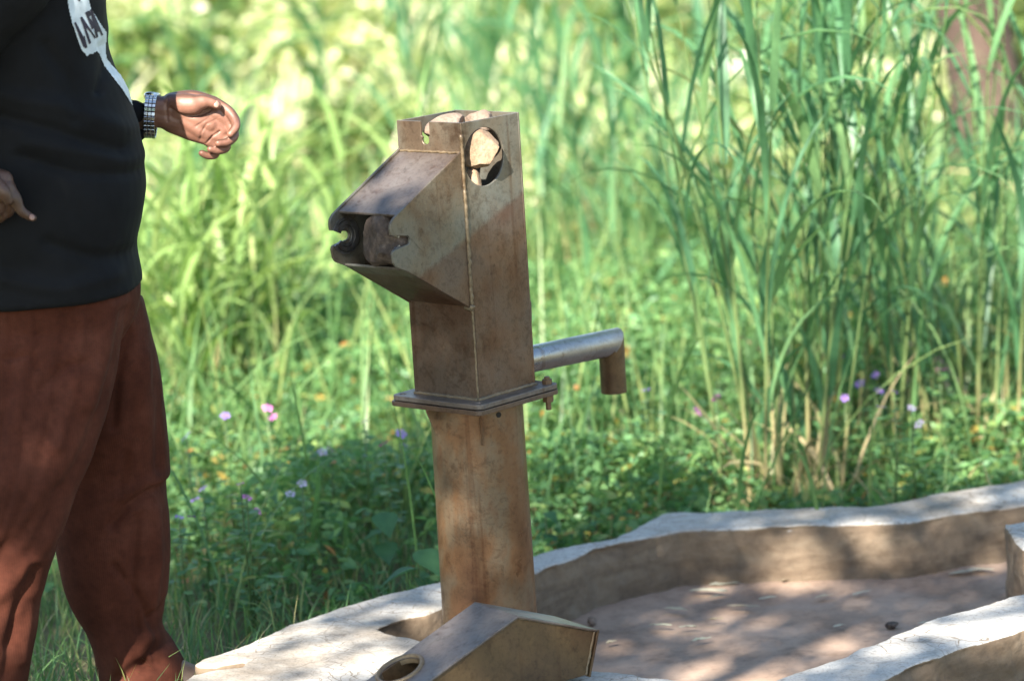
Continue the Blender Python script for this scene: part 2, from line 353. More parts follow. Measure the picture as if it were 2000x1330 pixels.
def cord_mat():
    m, t, b, o = newmat('brown_corduroy'); v = objco(t)
    wv = nd(t, 'ShaderNodeTexWave'); wv.inputs['Scale'].default_value = 1.0; wv.inputs['Distortion'].default_value = .6; wv.inputs['Detail'].default_value = 1
    wv.bands_direction = 'X'; mp = objco(t, (62, 62, 7)); t.links.new(mp, wv.inputs['Vector'])
    n = noise(t, 6, 5, .65, v); n2 = noise(t, 60, 4, .65, v)
    c = ramp(t, n.outputs[0], [(.28, (.040, .0115, .0065)), (.5, (.068, .020, .0115)), (.72, (.10, .034, .021))])
    s = ramp(t, wv.outputs[0], [(.1, (.95, .945, .94)), (.7, (1, 1, 1))]); s2 = ramp(t, n2.outputs[0], [(.3, (.8, .8, .8)), (.6, (1.05, 1.05, 1.05))])
    t.links.new(mix(t, 1., mix(t, 1., c.outputs[0], s.outputs[0], 'MULTIPLY'), s2.outputs[0], 'MULTIPLY'), b.inputs['Base Color'])
    b.inputs['Roughness'].default_value = .9; b.inputs['Specular IOR Level'].default_value = .15; b.inputs['Sheen Weight'].default_value = .0; b.inputs['Sheen Roughness'].default_value = .4
    bumpn(t, b, mix(t, .6, wv.outputs[0], n2.outputs[0]), .16, .002); return m
M_cord = cord_mat()
def skin_mat():
    m, t, b, o = newmat('brown_skin'); v = objco(t)
    att = nd(t, 'ShaderNodeAttribute'); att.attribute_name = 'palm'
    n = noise(t, 25, 5, .6, v); n2 = noise(t, 260, 3, .6, v)
    dk = ramp(t, n.outputs[0], [(.3, (.05, .024, .015)), (.7, (.088, .044, .028))]); lt = ramp(t, n.outputs[0], [(.3, (.155, .07, .046)), (.7, (.225, .106, .073))])
    t.links.new(mix(t, att.outputs['Fac'], dk.outputs[0], lt.outputs[0]), b.inputs['Base Color']); b.inputs['Roughness'].default_value = .48
    b.inputs['Subsurface Weight'].default_value = .08; b.inputs['Subsurface Radius'].default_value = (.01, .004, .002); b.inputs['Subsurface Scale'].default_value = .5
    bumpn(t, b, n2.outputs[0], .2, .002); return m
M_skin = skin_mat()
M_nail = plain('fingernail', (.26, .15, .115), .35)
M_print = plain('pale_blue_white_print', (.50, .56, .60), .6, var=.15, sc=40)
M_ink = plain('dark_print_letter', (.02, .015, .03), .7)

# ================================================================== the setting
# ground: one sheet to the horizon, finer near the pump
gx = np.concatenate([np.linspace(-400, -8, 14), np.linspace(-6, 7, 90), np.linspace(9, 400, 14)]); gy_ = np.concatenate([np.linspace(-400, -12, 12), np.linspace(-9, 26, 120), np.linspace(30, 400, 14)])
X, Y = np.meshgrid(gx, gy_); Pn = np.stack([X.ravel(), Y.ravel(), np.zeros(X.size)], 1)
def gz_of(x, y):
    Q = np.stack([np.asarray(x, float).ravel(), np.asarray(y, float).ravel(), np.zeros(np.size(x))], 1)
    return .012 + .02 * vnoise(Q, .35, 3) + .02 * vnoise(Q, 1.4, 4, 2) + .035 * np.clip((Q[:, 0] + 1.5) * -1, 0, 2)
near = np.exp(-((X.ravel() / 40) ** 2 + (Y.ravel() / 60) ** 2))
Pn[:, 2] = gz_of(X, Y) * near 
Pn[(X.ravel() > -.5) & (X.ravel() < 3) & (np.abs(Y.ravel() - .15 - .28 * np.clip(X.ravel() - .3, 0, 3)) < .62 - .1 * np.clip(X.ravel(), 0, 2)), 2] = -.13
ny, nx = X.shape; idx = np.arange(nx * ny).reshape(ny, nx)
F = np.stack([idx[:-1, :-1].ravel(), idx[:-1, 1:].ravel(), idx[1:, 1:].ravel(), idx[1:, :-1].ravel()], 1)
ground = link('ground', npmesh('ground', Pn, F), M_earth); ground['kind'] = 'structure'

# ------------------------------------------------------------------ concrete apron
apron = empty('pump_apron', (0, 0, 0))
tag(apron, 'low whitewashed concrete apron with raised rim and drainage basin around the hand pump', 'apron')
rimp = [(2.7, 1.66), (1.467, 1.195), (1.243, 1.102), (1.02, .985), (.75, 1.025), (.476, 1.05), (.328, .82), (.124, .682), (-.118, .482), (-.276, .372),
        (-.493, .162), (-.60, -.02), (-.69, -.147), (-.66, -.175), (-.565, -.145), (-.575, -.195), (-.69, -.235), (-.72, -.5), (-.6, -1.0), (-.1, -1.3), (.5, -1.12), (.75, -.68), (.901, -.533), (1.033, -.401),
        (1.216, -.273), (2.7, .5), (2.7, .76), (1.266, .02), (1.039, -.123), (.756, -.413), (.606, -.548), (.52, -.58), (.43, -.51), (.219, -.365), (0, -.205),
        (-.2, .0), (-.273, .076), (-.116, .238), (.121, .511), (.27, .699), (.505, .858), (.733, .839), (1.104, .799), (1.235, .867), (1.417, .906), (2.7, 1.27)]
def dense(poly, step, jit, closed=True):
    o = []
    n = len(poly)
    for i in range(n if closed else n - 1):
        a, b = np.array(poly[i]), np.array(poly[(i + 1) % n]); L = np.linalg.norm(b - a); k = max(1, int(L / step))
        for j in range(k):
            p = a + (b - a) * j / k
            if j: p = p + rng.normal(0, jit, 2)
            o.append(tuple(p))
    return o
mb = MB(); mb.plate(dense(rimp, .05, .006), [], (0, 0, .15), (1, 0, 0), (0, 1, 0), .30)
me = mesh('rim', mb.v, mb.f); fixnormals(me); me = remesh(me, .007, 2)
V = getv(me); N = getn(me)
edge = 1 - np.abs(N[:, 2])
V += N * ((.0015 + .0025 * edge) * vnoise(V, 3, 11) + .0012 * vnoise(V, 14, 12, 2) + .003 * edge * vnoise(V, 9, 13))[:, None]
V[:, 2] += (.006 * vnoise(V * [1, 1, 0], .9, 14)) * (V[:, 2] > .1)
# chips knocked out of the arris
chip = .4 * np.clip(vnoise(V, 4.5, 15, 2) - .28, 0, 1) * np.clip((V[:, 2] - .11) / .04, 0, 1) * edge
V -= N * (chip * .05)[:, None]
# bare patch on the far wall where the plaster has come away
setv(me, V); N = getn(me)
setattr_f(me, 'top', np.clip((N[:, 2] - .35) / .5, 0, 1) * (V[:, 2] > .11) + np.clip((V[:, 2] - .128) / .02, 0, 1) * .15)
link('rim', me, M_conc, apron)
# basin floor
xs = np.linspace(-.45, 2.75, 110); ys = np.linspace(-.75, 1.5, 80); X, Y = np.meshgrid(xs, ys)
Q = np.stack([X.ravel(), Y.ravel(), 0 * X.ravel()], 1); Q[:, 2] = -.012 + .004 * vnoise(Q, .9, 21) + .0015 * vnoise(Q, 5, 22)
# floor rises towards the foot of the walls
dw = seg_dist(Q[:, :2], rimp[26:] + [rimp[0]]); Q[:, 2] += .014 * np.exp(-(dw / .03) ** 1.3)
ny, nx = X.shape; idx = np.arange(nx * ny).reshape(ny, nx)
F = np.stack([idx[:-1, :-1].ravel(), idx[:-1, 1:].ravel(), idx[1:, 1:].ravel(), idx[1:, :-1].ravel()], 1)
cx_, cy_ = Q[F].mean(1)[:, 0], Q[F].mean(1)[:, 1]
hole = np.array(rimp)
def inside(px, py, poly):
    c = np.zeros(len(px), bool); j = len(poly) - 1
    for i in range(len(poly)):
        xi, yi = poly[i]; xj, yj = poly[j]
        cond = ((yi > py) != (yj > py)) & (px < (xj - xi) * (py - yi) / (yj - yi + 1e-12) + xi); c ^= cond; j = i
    return c
outer_all = np.array(rimp[:26])
F = F[inside(cx_, cy_, outer_all + 0)]
link('basin_floor', npmesh('basin_floor', Q, F), M_floor, apron)
# brick showing where the plaster fell off, and the divider block at the right edge
mb = MB(); c = atz(1808, 1055, .085); c = np.array([1.085, .812, .075])
mb.plate([(-.022, .022), (.02, .03), (.026, -.004), (.008, -.036), (-.014, -.010)], [], (1.118, .806, .085), (.85, .42, 0), (0, .12, 1), .02)
link('exposed_brick', mesh('exposed_brick', mb.v, mb.f), M_brick, apron)
mb = MB(); mb.box((1.30, .24, -.02), (1.75, .52, .205)); me = mesh('divider_block', mb.v, mb.f); me = remesh(me, .008, 4); V = getv(me); N = getn(me)
V += N * (.006 * vnoise(V, 5, 31) + .003 * vnoise(V, 14, 32))[:, None]; setv(me, V); setattr_f(me, 'top', np.clip((getn(me)[:, 2] - .35) / .5, 0, 1) * 1.1)
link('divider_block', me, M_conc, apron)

# ================================================================== hand pump
YAW = .049
pump = empty('hand_pump', (0, 0, .02), R(225) + YAW)
tag(pump, 'rusty steel hand pump with open square head, beak-like mouth and short spout', 'hand pump')
Z0 = -.02                                    # part z values below are above the basin floor
H = .1; ZT = 1.371 + Z0; ZF = .733 + Z0; TW = .006
def keyslot(c, w, d, r, n=14):
    """notch in a top edge at height ZT, open to the top: list of points from right to left"""
    pts = [(c + w, ZT), (c + w, ZT - d + r * .6)]
    for i in range(n + 1):
        a = math.pi * (.22 - 1.44 * i / n); pts.append((c + r * math.cos(a), ZT - d + r * math.sin(a) - r * .2))
    return pts + [(c - w, ZT - d + r * .6), (c - w, ZT)]
cas = MB()
# +X face (carries the beak): u = +Y, v = +Z, with keyhole notch at the top edge and the opening into the beak
for sgn in (1, -1):
    o = [(-H, ZF), (H, ZF), (H, ZT)] + keyslot(-.012 * sgn, .013, .040, .0105) + [(-H, ZT)]
    openb = [[(-.08, 1.02 + Z0), (-.08, 1.26 + Z0), (.08, 1.26 + Z0), (.08, 1.02 + Z0)]] if sgn == 1 else []
    cas.plate(o, openb, (H * sgn, 0, 0), (0, sgn, 0), (0, 0, 1), TW)
# +Y face with the big round hole: plane y=H, u = -X so that normal is +Y
hi = H - TW
cas.plate([(-hi, ZF), (hi, ZF), (hi, ZT - .0006), (-hi, ZT - .0006)], [circle2(-.028, 1.285 + Z0, .0665, 48)], (0, H - .0004, 0), (-1, 0, 0), (0, 0, 1), TW)
cas.plate([(-hi, ZF), (hi, ZF), (hi, ZT - .0006), (-hi, ZT - .0006)], [circle2(.028, 1.285 + Z0, .05, 36)], (0, -H + .0004, 0), (1, 0, 0), (0, 0, 1), TW)
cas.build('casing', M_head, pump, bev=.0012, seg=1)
# beak: two slotted cheeks in the planes of the side faces
slot = []
for i in range(13):
    a = math.pi * .5 + math.pi * -1 * i / 12 + math.pi * .5
prof = [(.1005, 1.308), (.318, 1.198), (.336, 1.188), (.346, 1.178), (.3485, 1.167), (.347, 1.153)]
for i in range(11):
    a = R(80) + R(200) * i / 10; prof.append((.2985 + .0105 * math.cos(a), 1.1345 + .0105 * math.sin(a)))
prof += [(.338, 1.119), (.345, 1.116), (.3475, 1.110), (.3445, 1.090), (.336, 1.080), (.300, 1.064), (.1005, .947)]
prof = [(x, z + Z0) for x, z in prof]
for s in (1, -1):
    mb = MB(); p = prof if s == 1 else [(x * .985 + .001, z) for x, z in prof]
    mb.plate([(-x, z) for x, z in p][::-1] if s == 1 else p, [], (0, H - .0008 if s == 1 else -H + .0008, 0), (-1, 0, 0) if s == 1 else (1, 0, 0), (0, 0, 1), .0065)
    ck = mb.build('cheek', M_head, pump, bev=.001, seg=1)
    # turned boss ring round the axle slot, on the inside
    rg = MB()
    yy = H - .0075 if s == 1 else -H + .0075
    for (r1, r2, th) in ((.042, .036, .004), (.034, .026, .0065), (.024, .0185, .004)):
        n = 30; v = []; f = []
        aa = [R(25) + R(310) * i / n for i in range(n + 1)]
        for a in aa:
            for (r, k) in ((r1, 0), (r1, 1), (r2, 1), (r2, 0)):
                v.append((.2985 + r * math.cos(a), yy - s * th * k, 1.1345 + Z0 + r * math.sin(a)))
        for i in range(n):
            for k in range(4): f.append((i * 4 + k, i * 4 + (k + 1) % 4, i * 4 + 4 + (k + 1) % 4, i * 4 + 4 + k))
        f += [(0, 1, 2, 3), (n * 4 + 3, n * 4 + 2, n * 4 + 1, n * 4)]
        rg.add(v, f)
    rg.build('axle_ring', M_spout, ck, smooth=True)
def slab(p0, p1, y0, y1, th):
    """thin plate spanning y0..y1 with its upper surface from p0 to p1 (x,z)"""
    d = Vector((p1[0] - p0[0], 0, p1[1] - p0[1])); L = d.length; d.normalize()
    mb = MB(); mb.plate([(0, y0), (L, y0), (L, y1), (0, y1)], [], (p0[0], 0, p0[1]), d, (0, 1, 0), th if d.cross(Vector((0, 1, 0))).z > 0 else -th); return mb
slab((.1005, 1.301 + Z0), (.315, 1.193 + Z0), -H + .0075, H - .0075, .006).build('beak_roof', M_plate, pump, bev=.001, seg=1)
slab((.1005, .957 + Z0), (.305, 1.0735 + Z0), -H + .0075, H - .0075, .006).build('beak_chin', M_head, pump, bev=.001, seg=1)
# weld beads
def bead(pts, r, name='weld_seam', parent=None):
    P2 = []
    for a, b in zip(pts[:-1], pts[1:]):
        a, b = Vector(a), Vector(b); k = max(2, int((b - a).length / .005))
        for j in range(k): P2.append(a.lerp(b, j / k) + Vector([random.gauss(0, .0005) for _ in range(3)]))
    P2.append(Vector(pts[-1])); mb = MB(); mb.tube(P2, [r * random.uniform(.82, 1.2) for _ in P2], 7)
    return mb.build(name, M_weld, parent or pump, smooth=True, autos=False)
bead([(H, H - .001, 1.345 + Z0), (H + .0005, H, 1.306 + Z0), (H + .001, H, .952 + Z0)], .0045)
bead([(H, H, .955 + Z0), (H + .004, H, .946 + Z0), (H, H - .02, .948 + Z0)], .0062)
bead([(H - .001, H - .001, .945 + Z0), (H - .001, H - .001, ZF + .004)], .0022)
bead([(H + .0015, -H + .006, 1.302 + Z0), (H + .0015, H - .006, 1.303 + Z0)], .0032)
bead([(H + .001, -H, ZF + .002), (H + .001, H, ZF + .002)], .0048); bead([(H, H + .001, ZF + .002), (-H, H + .001, ZF + .002)], .0048)
# cracked rod-guide tab that pokes out behind the back edge
mb = MB(); mb.tube([(-H - .001, H - .012, .945 + Z0), (-H - .006, H - .010, .925 + Z0), (-H - .004, H - .010, .885 + Z0), (-H - .001, H - .012, .86 + Z0)], [.002, .005, .005, .002], 8)
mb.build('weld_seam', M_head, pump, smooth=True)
# two bolted flange plates
hf = .1405
def rsq(h, r, n=6):
    o = []
    for cx, cy, a0 in ((h - r, h - r, 0), (-h + r, h - r, 90), (-h + r, -h + r, 180), (h - r, -h + r, 270)):
        for i in range(n + 1):
            a = R(a0 + 90 * i / n); o.append((cx + r * math.cos(a), cy + r * math.sin(a)))
    return o
bolts = [(sx * .119, sy * .119) for sx in (1, -1) for sy in (1, -1)]
for k, (z, g) in enumerate(((ZF, 0), (ZF - .0135, .002))):
    mb = MB(); hl = [circle2(bx, by, .0075, 16) for bx, by in bolts]
    mb.plate(rsq(hf + g, .018), hl, (.001 * k, -.0015 * k, z), (1, 0, 0), (0, 1, 0), .0115)
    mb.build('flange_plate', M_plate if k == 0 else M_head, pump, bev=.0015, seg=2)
bx, by = -.119, .119                          # the bolt still in place at the right corner
mb = MB(); mb.tube([(bx, by, ZF - .001), (bx, by, ZF + .011)], .0125, 6); mb.tube([(bx, by, ZF + .008), (bx, by, ZF + .017)], .0068, 12); mb.tube([(bx, by, ZF - .062), (bx, by, ZF)], .0066, 12); mb.tube([(bx, by, ZF - .043), (bx, by, ZF - .0255)], .0135, 6)
mb.build('bolt', M_bolt, pump, bev=.0008, seg=1)
# pedestal pipe
n = 72; ped = MB(); zs = [-.06, .12, .3, .5, ZF - .0255]; rs = [.1125, .112, .111, .1095, .1085]
ped.tube([(0, 0, z) for z in zs], rs, n); po = ped.build('pedestal', M_ped, pump, smooth=True)
# bleed hole on the pedestal's front-right: solid disc painted dark for its shade
a = R(-62) - (R(225) + YAW)
d = Vector((math.cos(a), math.sin(a), 0)); mb = MB(); mb.tube([d * .1045 + Vector((0, 0, .668)), d * .1096 + Vector((0, 0, .668))], .0066, 14); mb.build('bleed_hole_disc', M_hole, pump)
# gussets on the four diagonals
for ga in (47, -17, 190):
    a = R(ga); d = Vector((math.cos(a), math.sin(a), 0)); zt = ZF - .0255
    gr_ = .135 if ga == -17 else .157
    mb = MB(); mb.plate([(.100, zt), (gr_, zt), (gr_, zt - .008), (.114, zt - (.06 if ga == -17 else .083)), (.100, zt - .092)], [], d.cross(Vector((0, 0, 1))) * .003, d, (0, 0, 1), .006)
    mb.build('gusset', M_ped, pump, bev=.0012, seg=1)
# spout: pipe, mitred elbow, down pipe
rp = .0318; sx = -.497; zc0, zc1 = .772 + Z0, .754 + Z0
mb = MB(); n = 36; ring = [[], [], []]
dirv = Vector((sx + .09, 0, zc1 - zc0)).normalized()
def ringpts(O, ax1, ax2): return [O + ax1 * (rp * math.cos(2 * math.pi * i / n)) + ax2 * (rp * math.sin(2 * math.pi * i / n)) for i in range(n)]
yv = Vector((0, 1, 0)); upv = Vector((0, 0, 1)); outv = Vector((-1, 0, 0))
r0 = ringpts(Vector((-.09, 0, zc0)), yv, upv)
rm = [Vector((sx, 0, zc1)) + yv * (rp * math.cos(2 * math.pi * i / n)) + (upv + outv) * (rp * math.sin(2 * math.pi * i / n)) for i in range(n)]
rm_a = [p + (Vector((1, 0, 0))) * .004 for p in rm]; rm_b = [p + Vector((0, 0, -.004)) for p in rm]
r2 = ringpts(Vector((sx, 0, .630 + Z0)), yv, outv)
r3 = [Vector((sx, 0, .630 + Z0)) + (p - Vector((sx, 0, .630 + Z0))) * .88 for p in r2]; r4 = [p + Vector((0, 0, .09)) for p in r3]
rs_ = [r0, rm_a, rm_b, r2, r3, r4]; v = [p for r in rs_ for p in r]; f = []
for k in range(5):
    for i in range(n): f.append((k * n + i, k * n + (i + 1) % n, (k + 1) * n + (i + 1) % n, (k + 1) * n + i))
mb.add(v, f); so_ = mb.build('spout', M_spout, pump, smooth=True); so_.data.materials.append(M_cover)
for p in so_.data.polygons:
    if p.center.z < .735 + Z0 and p.center.x < sx + .034: p.material_index = 1

# ------------------------------------------------------------------ stones stuffed in the pump
def rock(name, loc, size, mat, seed, cuts=7, sub=4, rot=(0, 0, 0), nz=.05, fix=()):
    g = np.random.default_rng(seed); bm = bmesh.new(); bmesh.ops.create_icosphere(bm, subdivisions=sub, radius=1)
    me = bpy.data.meshes.new(name); bm.to_mesh(me); bm.free(); V = getv(me)
    pl = [(g.normal(size=3), g.uniform(.62, .88)) for _ in range(cuts)] + [(np.array(a, float), b) for a, b in fix]
    for d, h in pl:
        d = d / np.linalg.norm(d); e = V @ d - h; V -= np.outer(np.clip(e, 0, None) * .93, d)
    V *= 1 + nz * vnoise(V, .5, seed)[:, None] + nz * .35 * vnoise(V, 2.2, seed + 1)[:, None]
    setv(me, V * np.array(size)); me.polygons.foreach_set('use_smooth', [True] * len(me.polygons)); me.set_sharp_from_angle(angle=R(38))
    o = link(name, me, mat); o.location = loc; o.rotation_euler = rot; return o
MW = Matrix.Translation(pump.location) @ Matrix.Rotation(R(225) + YAW, 4, 'Z')
def pl2w(x, y, z): return MW @ Vector((x, y, z + Z0))
tag(rock('stone', pl2w(.029, .088, 1.302), (.052, .050, .047), M_rock, 5, 3, rot=(0, .1, 0), fix=[((.35, -.93, .1), .62), ((-.85, -.5, .15), .66), ((.7, -.2, .7), .75), ((.2, -.3, -.95), .8)]), 'rounded tan stone plugging the big hole in the pump head', 'stone', 'stones stuffed in the pump')
tag(rock('stone', pl2w(.048, .078, 1.226), (.020, .020, .034), M_rock, 9, 6), 'small tan stone under the big one inside the round hole', 'stone', 'stones stuffed in the pump')
tag(rock('stone', pl2w(.030, -.012, 1.346), (.055, .04, .032), M_rock2, 12, 5, rot=(0, -.25, .5)), 'sloping pinkish stone showing above the notched rim of the pump', 'stone', 'stones stuffed in the pump')
tag(rock('stone', pl2w(-.035, .035, 1.352), (.036, .034, .033), M_rock2, 16, 4, rot=(.2, .1, 0)), 'pale rounded stone topping the open pump head, above the round hole', 'stone', 'stones stuffed in the pump')
tag(rock('stone', pl2w(.268, .020, 1.133), (.064, .084, .072), M_rockd, 23, 5, rot=(0, .35, 0), nz=.13), 'rough dark lump wedged inside the beak-like mouth of the pump', 'stone', 'stones stuffed in the pump')

# ------------------------------------------------------------------ removed pump cover lying in front
cover = empty('pump_cover', (0, 0, 0)); tag(cover, 'brown steel pump cover with round handle hole, taken off and lying on the concrete', 'pump cover')
A0 = Vector(at(1012, 1202, -.56)); nn = Vector((.565, -.825, 0)).normalized(); tt = Vector((-nn.y, nn.x, 0))
zb = .158
prf = [(0, A0.z), (.2115, A0.z - .0765), (.180, zb), (-.455, zb)]; ax = -nn; CW = .168; O2 = Vector((A0.x, A0.y, 0))
inset = .006
def p3(p, k): return O2 + tt * p[0] + Vector((0, 0, p[1])) + ax * k
cen = (sum(p[0] for p in prf) / 4, sum(p[1] for p in prf) / 4)
ins = [(p[0] + (cen[0] - p[0]) * .025, p[1] + (cen[1] - p[1]) * .05) for p in prf]
for k in (inset, CW - inset):
    mb = MB(); mb.plate(ins if k == inset else ins[::-1], [], O2 + ax * (k if k == inset else k), tt, (0, 0, 1), .004 if k == inset else -.004)
    mb.build('side_panel', M_cover, cover, bev=.001, seg=1)
def cplate(a, b, holes, name, mat):
    d = (p3(b, 0) - p3(a, 0)); L = d.length; mb = MB()
    mb.plate([(0, 0), (L, 0), (L, CW), (0, CW)], holes, p3(a, 0), d, ax, .005 if d.cross(ax).z > 0 else -.005); return mb.build(name, mat, cover, bev=.0016, seg=2)
# hole centre from the picture, on the sloping plate
d = (p3(prf[3], 0) - p3(prf[0], 0)).normalized(); pn = d.cross(ax).normalized()
dr = Vector(ray(779, 1306)); c0 = Vector(C0); k = (p3(prf[0], 0) - c0).dot(pn) / dr.dot(pn); hp = c0 + dr * k - p3(prf[0], 0); hc = (hp.dot(d), min(max(hp.dot(ax), .05), CW - .05))
cplate(prf[0], prf[3], [circle2(hc[0], hc[1], .047, 40)], 'sloping_plate', M_plate)
cplate(prf[1], prf[0], [], 'top_plate', M_plate)
cplate(prf[2], prf[1], [], 'end_plate', M_cover)
mb = MB(); cc = p3(prf[0], 0) + d * hc[0] + ax * hc[1]; up = pn if pn.z > 0 else -pn
v = []; f = []; n = 44
for i in range(n):
    a = 2 * math.pi * i / n; e = d * math.cos(a) + ax * math.sin(a)
    for r, h in ((.0475, -.016), (.0475, .003), (.050, .0045), (.0545, .0045), (.057, .003), (.0575, -.001)): v.append(cc + e * r + up * h)
for i in range(n):
    for j in range(5): f.append((i * 6 + j, ((i + 1) % n) * 6 + j, ((i + 1) % n) * 6 + j + 1, i * 6 + j + 1))
mb.add(v, f); mb.build('hole_collar', M_weld, cover, smooth=True, autos=False)
for a, b in ((0, 3), (1, 0), (2, 1)):
    q = lambda p: p3(p, inset - .0005)
    bead([q(ins[a]), q(ins[b])], .003, 'weld_seam', cover)
tag(rock('stone', cc - up * .03 + d * .028 + ax * -.01, (.02, .016, .014), M_rock2, 33, 4), 'small pale stone seen in the handle hole of the cover', 'stone')
# ================================================================== the man
person = empty('person', (-.95, -.2, .03)); PO = Vector(person.location)
tag(person, 'man in black long-sleeved shirt and brown corduroy trousers, reaching one hand towards the pump', 'person')
def plink(name, me, mat, parent=person):
    """mesh given in world coordinates -> child of the person"""
    if parent is person: me.transform(Matrix.Translation(-PO))
    else: me.transform(Matrix.Translation(-PO))
    return link(name, me, mat, parent)
def chain(mb, pts, n=18):
    """pts: (x,y,z,r) or (x,y,z,rx,ry): smooth tapered tube with rounded ends"""
    P3 = [Vector(p[:3]) for p in pts]; rad = [p[3] for p in pts]
    # catmull subdivision
    Q, RR = [], []
    for i in range(len(P3) - 1):
        p0, p1, p2, p3_ = P3[max(i - 1, 0)], P3[i], P3[i + 1], P3[min(i + 2, len(P3) - 1)]
        for j in range(5):
            t = j / 5
            Q.append(.5 * ((2 * p1) + (p2 - p0) * t + (2 * p0 - 5 * p1 + 4 * p2 - p3_) * t * t + (3 * p1 - p0 - 3 * p2 + p3_) * t ** 3)); RR.append(rad[i] + (rad[i + 1] - rad[i]) * (t * t * (3 - 2 * t)))
    Q.append(P3[-1]); RR.append(rad[-1])
    d0 = (Q[1] - Q[0]).normalized(); d1 = (Q[-1] - Q[-2]).normalized()
    pre = [(Q[0] - d0 * RR[0] * math.sin(a), RR[0] * math.cos(a)) for a in (1.45, 1.1, .7, .35)]; post = [(Q[-1] + d1 * RR[-1] * math.sin(a), RR[-1] * math.cos(a)) for a in (.35, .7, 1.1, 1.45)]
    Q = [p for p, _ in pre] + Q + [p for p, _ in post]; RR = [r for _, r in pre] + RR + [r for _, r in post]
    mb.tube(Q, RR, n)
def hrings(mb, rows, n=40, sq=2.3):
    """stack of horizontal super-ellipse rings (cx,cy,z,rx,ry)"""
    v = []; f = []
    for cx, cy, z, rx, ry in rows:
        for i in range(n):
            a = 2 * math.pi * i / n; c, s = math.cos(a), math.sin(a)
            v.append((cx + rx * math.copysign(abs(c) ** (2 / sq), c), cy + ry * math.copysign(abs(s) ** (2 / sq), s), z))
    for k in range(len(rows) - 1):
        for i in range(n): f.append((k * n + i, k * n + (i + 1) % n, (k + 1) * n + (i + 1) % n, (k + 1) * n + i))
    f += [tuple(range(n - 1, -1, -1)), tuple((len(rows) - 1) * n + i for i in range(n))]
    mb.add(v, f)
def interp_rows(rows, k=4):
    o = []; rows = np.array(rows, float)
    for i in range(len(rows) - 1):
        p0, p1, p2, p3_ = rows[max(i - 1, 0)], rows[i], rows[i + 1], rows[min(i + 2, len(rows) - 1)]
        for j in range(k):
            t = j / k; o.append(.5 * ((2 * p1) + (p2 - p0) * t + (2 * p0 - 5 * p1 + 4 * p2 - p3_) * t * t + (3 * p1 - p0 - 3 * p2 + p3_) * t ** 3))
    o.append(rows[-1]); return o
TY = -.2
def px_row(pxl, pxr, py, Yc, ry):
    """ring whose left and right outline in the picture are given at depth Yc"""
    a, b = at(pxl, py, Yc), at(pxr, py, Yc); z = (a[2] + b[2]) / 2
    return [(a[0] + b[0]) / 2, Yc, z, (b[0] - a[0]) / 2, ry]
# shirt outline, top to hem (left side lies outside the frame)
T_rows = [px_row(-75, 205, 0, TY, .22), px_row(-80, 211, 50, TY, .225), px_row(-85, 212, 90, TY, .226), px_row(-95, 224, 140, TY, .228), px_row(-105, 247, 190, TY, .232), px_row(-112, 268, 255, TY, .236), px_row(-116, 280, 320, TY, .24),
          px_row(-116, 284, 390, TY, .243), px_row(-112, 274, 450, TY, .243), px_row(-108, 268, 495, TY, .24), px_row(-105, 274, 535, TY, .242), px_row(-104, 278, 558, TY, .244), px_row(-105, 279, 568, TY, .245)]
SH = T_rows[0]; zs_ = SH[2]
top_rows = [[SH[0] - .012, TY, zs_ + .10, .125, .235], [SH[0] - .012, TY, zs_ + .05, .15, .238]]
shz = zs_ + .045; sxm = SH[0] - .02
L_sh, L_el = (sxm, .045, shz), (-1.035, .13, 1.335); wl = at(312, 221, .10)
R_sh, R_el = (sxm, -.445, shz), (-1.335, -.50, 1.36); wr = at(-35, 372, -.50)
mb = MB(); hrings(mb, interp_rows([[SH[0] - .014, TY, zs_ + .15, .075, .085], [SH[0] - .014, TY, zs_ + .125, .10, .16]] + top_rows + T_rows))
def lerp3(a, b, t): return tuple(a[i] + (b[i] - a[i]) * t for i in range(3))
cuffL = lerp3(L_el, wl, .80); cuffR = lerp3(R_el, wr, .86)
chain(mb, [(*lerp3(L_sh, L_el, -.05), .085), (*lerp3(L_sh, L_el, .5), .075), (*L_el, .062), (*lerp3(L_el, wl, .45), .056), (*cuffL, .045)])
chain(mb, [(*lerp3(R_sh, R_el, -.05), .085), (*lerp3(R_sh, R_el, .5), .075), (*R_el, .062), (*lerp3(R_el, wr, .45), .056), (*cuffR, .045)])
me = mesh('shirt', mb.v, mb.f); fixnormals(me); me = remesh(me, .006, 6)
V = getv(me); N = getn(me)
front = np.clip(-N[:, 1] * 1.5 + .3, 0, 1)
def fold2(V, pts_px, Yc, w, amp):
    pts = [at(px, py, Yc)[[0, 2]] for px, py in pts_px]; d = seg_dist(V[:, [0, 2]], pts); return amp * np.exp(-(d / w) ** 2)
disp = .0035 * vnoise(V * [1, 1, 1.7], 1.6, 41) + .0018 * vnoise(V * [.6, .6, 2.2], 4.5, 42, 2)
for pts, wd, am in [([(-20, 180), (120, 205), (240, 265)], .022, .007), ([(0, 225), (110, 250), (230, 300)], .016, -.007), ([(60, 275), (170, 300), (270, 330)], .02, .006), ([(40, 300), (150, 335), (260, 350)], .014, -.006),
                    ([(90, 90), (140, 160), (150, 230)], .02, -.006), ([(100, 470), (190, 505), (262, 512)], .018, -.006), ([(0, 540), (120, 560), (220, 545)], .02, .005), ([(188, 100), (195, 135), (190, 180)], .012, -.008), ([(222, 165), (236, 152)], .012, .007)]:
    disp += fold2(V, pts, TY - .2, wd * .85, am * 1.7) * front
V += N * disp[:, None]; setv(me, V)
shirt = plink('shirt', me, M_shirt)
